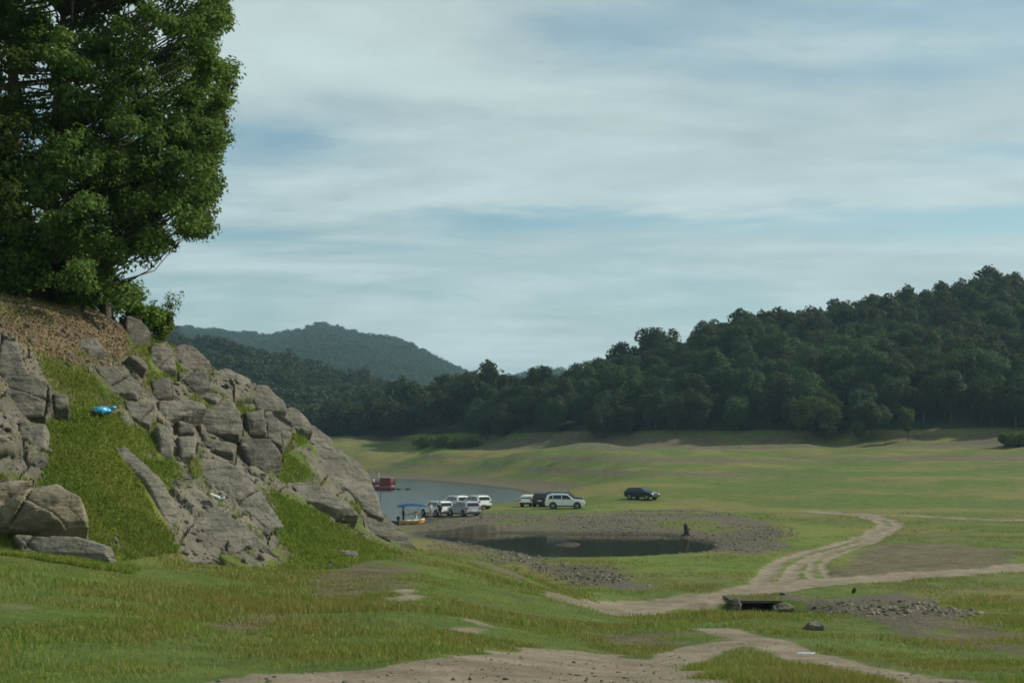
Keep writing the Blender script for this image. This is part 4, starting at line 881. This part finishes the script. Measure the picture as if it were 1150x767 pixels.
bm = bmesh.new(); lathe(bm, [(.02, -.02), (.19, 0), (.2, .35), (.17, .4), (.06, .42)], 14, 'Z'); j = obj('jerry_can', bm, simple('pale_plastic', (.7, .7, .5), .5), None, 'pale plastic keg beside the orange boat stern', 'container'); j.location = inb(-.55, -.35, .12)

rD = 268.0; rx = (424-CX)/F_*rD
rb = empty('ferry_raft', (rx, rD, WATER), R(-8), 'red railed raft with a flat deck moored on the far lake', 'raft')
mr = simple('red_paint', (.20, .030, .028), .6); mg = simple('deck_grey', (.22, .23, .24), .7); mw = simple('white_drum', (.62, .62, .60), .5)
bm = bmesh.new(); box(bm, (0, 0, .62), (6.2, 2.6, .14), None, .02); obj('deck', bm, mg, rb)
for s in (-1.0, 1.0):
    bm = bmesh.new(); lathe(bm, [(.2, -3.1), (.32, -2.9), (.32, 2.9), (.2, 3.1)], 14); o = obj('float', bm, mr, rb); o.rotation_euler = (0, 0, R(90)); o.location = (0, s, .28)
for s in (-1.28, 1.28):
    bm = bmesh.new()
    for xx in np.linspace(-3, 3, 9): box(bm, (xx, s, 1.18), (.09, .07, 1.0))
    box(bm, (0, s, 1.68), (6.1, .09, .09)); box(bm, (0, s, 1.2), (6.1, .06, .5)); obj('railing', bm, mr, rb)
bm = bmesh.new(); box(bm, (1.7, 0, 1.45), (2.0, 1.9, 1.5), None, .05); obj('cabin', bm, mr, rb)
bm = bmesh.new(); box(bm, (1.7, 0, 2.26), (2.3, 2.2, .12), None, .03); obj('cabin_roof', bm, mg, rb)
bm = bmesh.new(); box(bm, (1.4, -.965, 1.62), (.6, .04, .5)); box(bm, (2.2, -.965, 1.62), (.5, .04, .5)); obj('cabin_window', bm, M_glass, rb)
bm = bmesh.new(); tube(bm, [(.3, 0, .7), (.3, 0, 3.2)], .07, 8); obj('mast', bm, mw, rb)
for k, (dx, dy) in enumerate([(-2.6, -.4), (-1.7, .2), (-.7, -.5)]):
    bm = bmesh.new(); lathe(bm, [(.25, 0), (.28, .03), (.28, .84), (.25, .87)], 16, 'Z')
    o = obj('drum', bm, mw, None, ['white drum at the far left end of the red raft', 'white drum second from the left end on the red raft', 'white drum next to the mast of the red raft'][k], 'drum', 'white drums on the raft')
    a = R(-8); o.location = (rx+dx*math.cos(a)-dy*math.sin(a), rD+dx*math.sin(a)+dy*math.cos(a), WATER+.69); o.scale = (1, 1, 1.5)
bm = bmesh.new(); 
for k in range(5): box(bm, (0, k*.0, 0), (.001, .001, .001)) if False else None
xg = (437-CX)/F_*rD
ga = empty('gangway', (xg, rD+.4, WATER), R(-8), 'low dark floating walkway stretching right from the red raft', 'walkway')
bm = bmesh.new(); box(bm, (1.6, 0, .22), (5.6, 1.1, .10), None, .02); obj('planking', bm, simple('wet_planks', (.06, .055, .05), .8), ga)
bm = bmesh.new(); box(bm, (0, 0, .05), (.5, 1.0, .3), None, .03); box(bm, (1.7, 0, .05), (.5, 1.0, .3), None, .03); box(bm, (3.6, 0, .05), (.5, 1.0, .3), None, .03); obj('floats', bm, M_trim, ga)
bm = bmesh.new()
for xx in (-.9, .2, 1.3): tube(bm, [(xx, -.5, .2), (xx, -.5, 2.1)], .04, 6)
tube(bm, [(-.9, -.5, 1.3), (1.3, -.5, 1.3)], .03, 6); obj('handrail', bm, M_trim, ga)
p = atz(427, 575, WATER); bm = bmesh.new(); tube(bm, [(0, 0, -1.2), (.02, 0, 1.0), (.05, 0, 2.65)], [.05, .045, .035], 8); lathe(bm, [(.07, .0), (.08, .05), (.05, .12)], 8, 'Z')
obj('mooring_pole', bm, simple('pole_grey', (.05, .05, .05), .8), None, 'thin dark pole standing in the lake shallows beside the rock tip', 'pole', loc=(p[0], p[1], WATER))

# ------------------------------------------------------------------ small things
p = unproj(771, 601); bm = bmesh.new(); tube(bm, [(0, 0, -.2), (.02, 0, .35), (-.05, .02, .75), (-.12, 0, 1.05)], [.34, .22, .2, .12], 10); tube(bm, [(.05, 0, .35), (.32, -.05, .62)], [.1, .05], 7)
for a in (0, 1.4, 2.9, 4.2): tube(bm, [(0, 0, .15), (math.cos(a)*.5, math.sin(a)*.5, -.08)], [.12, .05], 6)
t = NT('dead_wood'); f = t.noise(t.map(t.obj(), (8, 8, 1.5)), 3, 5); smooth(obj('tree_stump', bm, t.end(t.bsdf(t.mix(f, (.02, .017, .014), (.07, .06, .05)), .9, t.bump(f, .8, .04))), None, 'dark dead stump standing on the stony pond bank', 'stump', loc=p))
p = unproj(116, 470); bm = bmesh.new(); bmesh.ops.create_icosphere(bm, subdivisions=4, radius=.24)
for v in bm.verts:
    c = v.co; n = float(fbm(c.x*7, c.y*7, c.z*7, 5, 3)); c *= 1+.28*n; c.z = c.z*.55 if c.z > 0 else c.z*.35
tube(bm, [(.2, 0, .05), (.27, 0, .10), (.33, .02, .07)], [.06, .03, .07], 8)
smooth(obj('plastic_bag', bm, simple('blue_plastic', (.045, .30, .52), .35, .5, 0, .25, 14), None, 'bright blue plastic bag of rubbish lying among the rocks', 'bag', loc=Vector(p)+Vector((0, -.15, .16))))
p = unproj(903, 737); bm = bmesh.new(); box(bm, (0, 0, 0), (.20, .05, .035), None, .012); tube(bm, [(.09, 0, 0), (.15, .015, .004)], [.014, .011], 6)
obj('litter_bottle', bm, simple('white_plastic', (.7, .72, .70), .4), None, 'white plastic scrap lying on the near dirt track', 'litter', loc=Vector(p)+Vector((0, 0, .04)))
p = unproj(244, 571, d0=24, d1=60); bm = bmesh.new(); box(bm, (0, 0, 0), (.26, .16, .05), Matrix.Rotation(.4, 4, 'Y'), .015); box(bm, (.16, .02, -.05), (.14, .1, .04), Matrix.Rotation(-.3, 4, 'Y'), .01)
obj('shard_glint', bm, simple('white_plastic', (.7, .72, .70), .4), None, 'glint of a rock shard made as a white piece in a crack of the sloping slabs', 'litter', loc=Vector(p)+Vector((0, -.25, .30)))  # light glinting off a rock shard, put in as a white piece
p = unproj(959, 667); e = bush('weed_clump', 'small dark upright weed beside the track above the rubble', p, .13, .3, 160, .09, M_wood, 680, 'weed', lobes=5, stems=5)
rock([(818, 674), (828, 671), (833, 680), (831, 689), (821, 688)], .35, 'rough stone at the left side of the dark culvert mouth', name='stone', seed=71, D=61.6, n=(.1, -.9, .4), group=None, cracks=0, mat=M_rubble)
rock([(867, 680), (880, 677), (892, 682), (884, 688), (868, 688)], .35, 'rough stone at the right side of the dark culvert mouth', name='stone', seed=72, D=61.6, n=(-.1, -.85, .5), group=None, cracks=1, mat=M_rubble)
# culvert: side walls, slab and dark mouth under the track
cu = empty('culvert', (cvx, cvy, CV_TOP), 0, 'dark culvert mouth under the dirt track', 'culvert')
mc = simple('old_concrete', (.070, .072, .030), .9, .2, 0, .3, 3)
bm = bmesh.new(); box(bm, (0, 1.05, -.07), (2.3, 2.4, .13), None, .04); obj('deck_slab', bm, mc, cu)
for s in (-1, 1):
    bm = bmesh.new(); box(bm, (s*1.02, .95, -.68), (.3, 2.1, 1.02), None, .03); obj('side_wall', bm, mc, cu)
bm = bmesh.new(); box(bm, (0, 2.1, -.68), (1.74, .2, 1.02)); obj('back_wall', bm, mc, cu)

# ------------------------------------------------------------------ air, sky, sun, camera
AZ, EL = R(76), R(38)                      # sun: to the right of the view, a little beyond
HAZE = 1.3e-4
bm = bmesh.new(); box(bm, (0, 0, 120), (10400, 10400, 300))
t = NT('haze'); t.t.links.new(t.n('ShaderNodeVolumePrincipled', 0, Color=(.46, .72, .92), Density=HAZE, Anisotropy=.2), t.out.inputs[1])
if HAZE: obj('haze', bm, t.m, kind='stuff')
w = bpy.data.worlds.new('World'); bpy.context.scene.world = w; w.use_nodes = True
t = NT('tmp'); bpy.data.materials.remove(t.m); t.t = w.node_tree; t.t.nodes.clear()
out = t.t.nodes.new('ShaderNodeOutputWorld')
sky = t.t.nodes.new('ShaderNodeTexSky'); sky.sky_type = 'NISHITA'; sky.sun_disc = False; sky.sun_elevation = EL; sky.sun_rotation = AZ; sky.air_density = 1.0; sky.dust_density = 1.2; sky.ozone_density = 1.5
STR = .10
d = t.n('ShaderNodeTexCoord', 0); sep = t.t.nodes.new('ShaderNodeSeparateXYZ'); t.t.links.new(d, sep.inputs[0]); sx, sy, sz = sep.outputs
den = t.math('ADD', t.math('MAXIMUM', sz, 0.0), .12)
pl = t.n('ShaderNodeCombineXYZ', 0, X=t.math('DIVIDE', sx, den), Y=t.math('DIVIDE', sy, den), Z=0.0)
wrp = t.n('ShaderNodeVectorMath', 0, p_operation='ADD', i0=pl, i1=t.n('ShaderNodeVectorMath', 0, p_operation='SCALE', i0=t.n('ShaderNodeTexNoise', 1, Vector=t.map(pl, (.5, .9, 1)), Scale=.8, Detail=2.0), Scale=.7))
c1 = t.noise(t.n('ShaderNodeMapping', 0, Vector=wrp, Location=(1.7, .35, 0), Rotation=(0, 0, R(14)), Scale=(.45, .78, 1)), 1.0, 5, .5)
c2 = t.noise(t.n('ShaderNodeMapping', 0, Vector=wrp, Location=(4.2, 1.1, 0), Rotation=(0, 0, R(-16)), Scale=(.9, 1.5, 1)), 1.3, 8, .6)
c3 = t.noise(t.n('ShaderNodeMapping', 0, Vector=wrp, Location=(0, 7, 0), Rotation=(0, 0, R(25)), Scale=(1.2, 2.2, 1)), 2.2, 6, .6)
c4 = t.noise(t.n('ShaderNodeMapping', 0, Vector=wrp, Location=(3, 2, 0), Rotation=(0, 0, R(-38)), Scale=(1.3, 2.9, 1)), 1.6, 8, .6)
cc = t.math('ADD', t.math('MULTIPLY', c1, .50), t.math('ADD', t.math('MULTIPLY', c2, .28), t.math('ADD', t.math('MULTIPLY', c3, .08), t.math('MULTIPLY', c4, .09))))
def gap(e0, ew, x0, x1, amt):
    ev = t.math('ADD', sz, t.math('ADD', t.math('MULTIPLY', t.math('SUBTRACT', c2, .5), .05), t.math('MULTIPLY', sx, .012)))
    q_ = t.math('DIVIDE', t.math('SUBTRACT', ev, e0), ew); gz = t.math('POWER', 2.718, t.math('MULTIPLY', t.math('MULTIPLY', q_, q_), -1.0))
    return t.math('MULTIPLY', t.math('MULTIPLY', gz, t.ramp(sx, x0, x1)), amt)
for a in ((.160, .015, -.16, .0, .15), (.137, .008, .02, -.12, .06), (.208, .009, -.06, -.16, .05), (.198, .010, .20, .30, .10)): cc = t.math('SUBTRACT', cc, gap(*a))
qx = t.math('DIVIDE', t.math('SUBTRACT', sx, t.math('ADD', .07, t.math('MULTIPLY', t.math('SUBTRACT', c2, .5), .2))), .05); qz = t.math('DIVIDE', t.math('SUBTRACT', sz, .278), .018)
cc = t.math('SUBTRACT', cc, t.math('MULTIPLY', t.math('POWER', 2.718, t.math('MULTIPLY', t.math('ADD', t.math('MULTIPLY', qx, qx), t.math('MULTIPLY', qz, qz)), -1.0)), .05))
cov = t.ramp(cc, .34, .53)
veil = t.ramp(sz, .16, .0)
cov = t.math('MAXIMUM', cov, t.math('MULTIPLY', veil, .85))
bright = t.math('ADD', .81, t.math('ADD', t.math('MULTIPLY', t.ramp(c2, .3, .7), .24), t.math('ADD', t.math('MULTIPLY', t.ramp(c3, .3, .7), .10), t.math('MULTIPLY', t.ramp(c4, .3, .72), .09))))
cloud = t.n('ShaderNodeVectorMath', 0, p_operation='SCALE', i0=(4.35, 5.25, 5.20), Scale=bright)
skyc = t.n('ShaderNodeVectorMath', 0, p_operation='MULTIPLY', i0=sky.outputs[0], i1=(.80, .97, .88))
mix = t.mix(t.math('MULTIPLY', cov, .93), skyc, cloud)
bg = t.t.nodes.new('ShaderNodeBackground'); t.t.links.new(mix, bg.inputs[0]); bg.inputs[1].default_value = STR; t.t.links.new(bg.outputs[0], out.inputs[0])
sl = bpy.data.lights.new('sun', 'SUN'); sl.energy = 3.9; sl.angle = R(.6); sl.color = (1.0, .93, .80)
so = bpy.data.objects.new('sun', sl); C.objects.link(so)
sd_ = Vector((math.sin(AZ)*math.cos(EL), math.cos(AZ)*math.cos(EL), math.sin(EL))); so.rotation_euler = sd_.to_track_quat('Z', 'Y').to_euler(); so.location = sd_*100
cam = bpy.data.cameras.new('camera'); co = bpy.data.objects.new('camera', cam); C.objects.link(co)
co.location = (0, 0, 0); co.rotation_euler = (R(90), 0, 0); cam.sensor_width = 36; cam.lens = 36*F_/1150; cam.shift_y = (HY-383.5)/1150
cam.clip_start = .1; cam.clip_end = 20000
S = bpy.context.scene; S.camera = co
S.view_settings.view_transform = 'Standard'; S.view_settings.look = 'None'; S.view_settings.exposure = .3; S.view_settings.gamma = 1
S.render.engine = 'CYCLES'; S.cycles.max_bounces = 6; S.cycles.diffuse_bounces = 3; S.cycles.transmission_bounces = 3; S.cycles.glossy_bounces = 2
S.cycles.volume_bounces = 0; S.cycles.use_denoising = True; S.cycles.filter_width = 1.7
try: S.cycles.denoiser = 'OPENIMAGEDENOISE'
except Exception: pass

for o in S.objects:
    if o.parent is None and o.type in ('MESH', 'EMPTY') and not o.get('kind'): o['kind'] = 'thing'
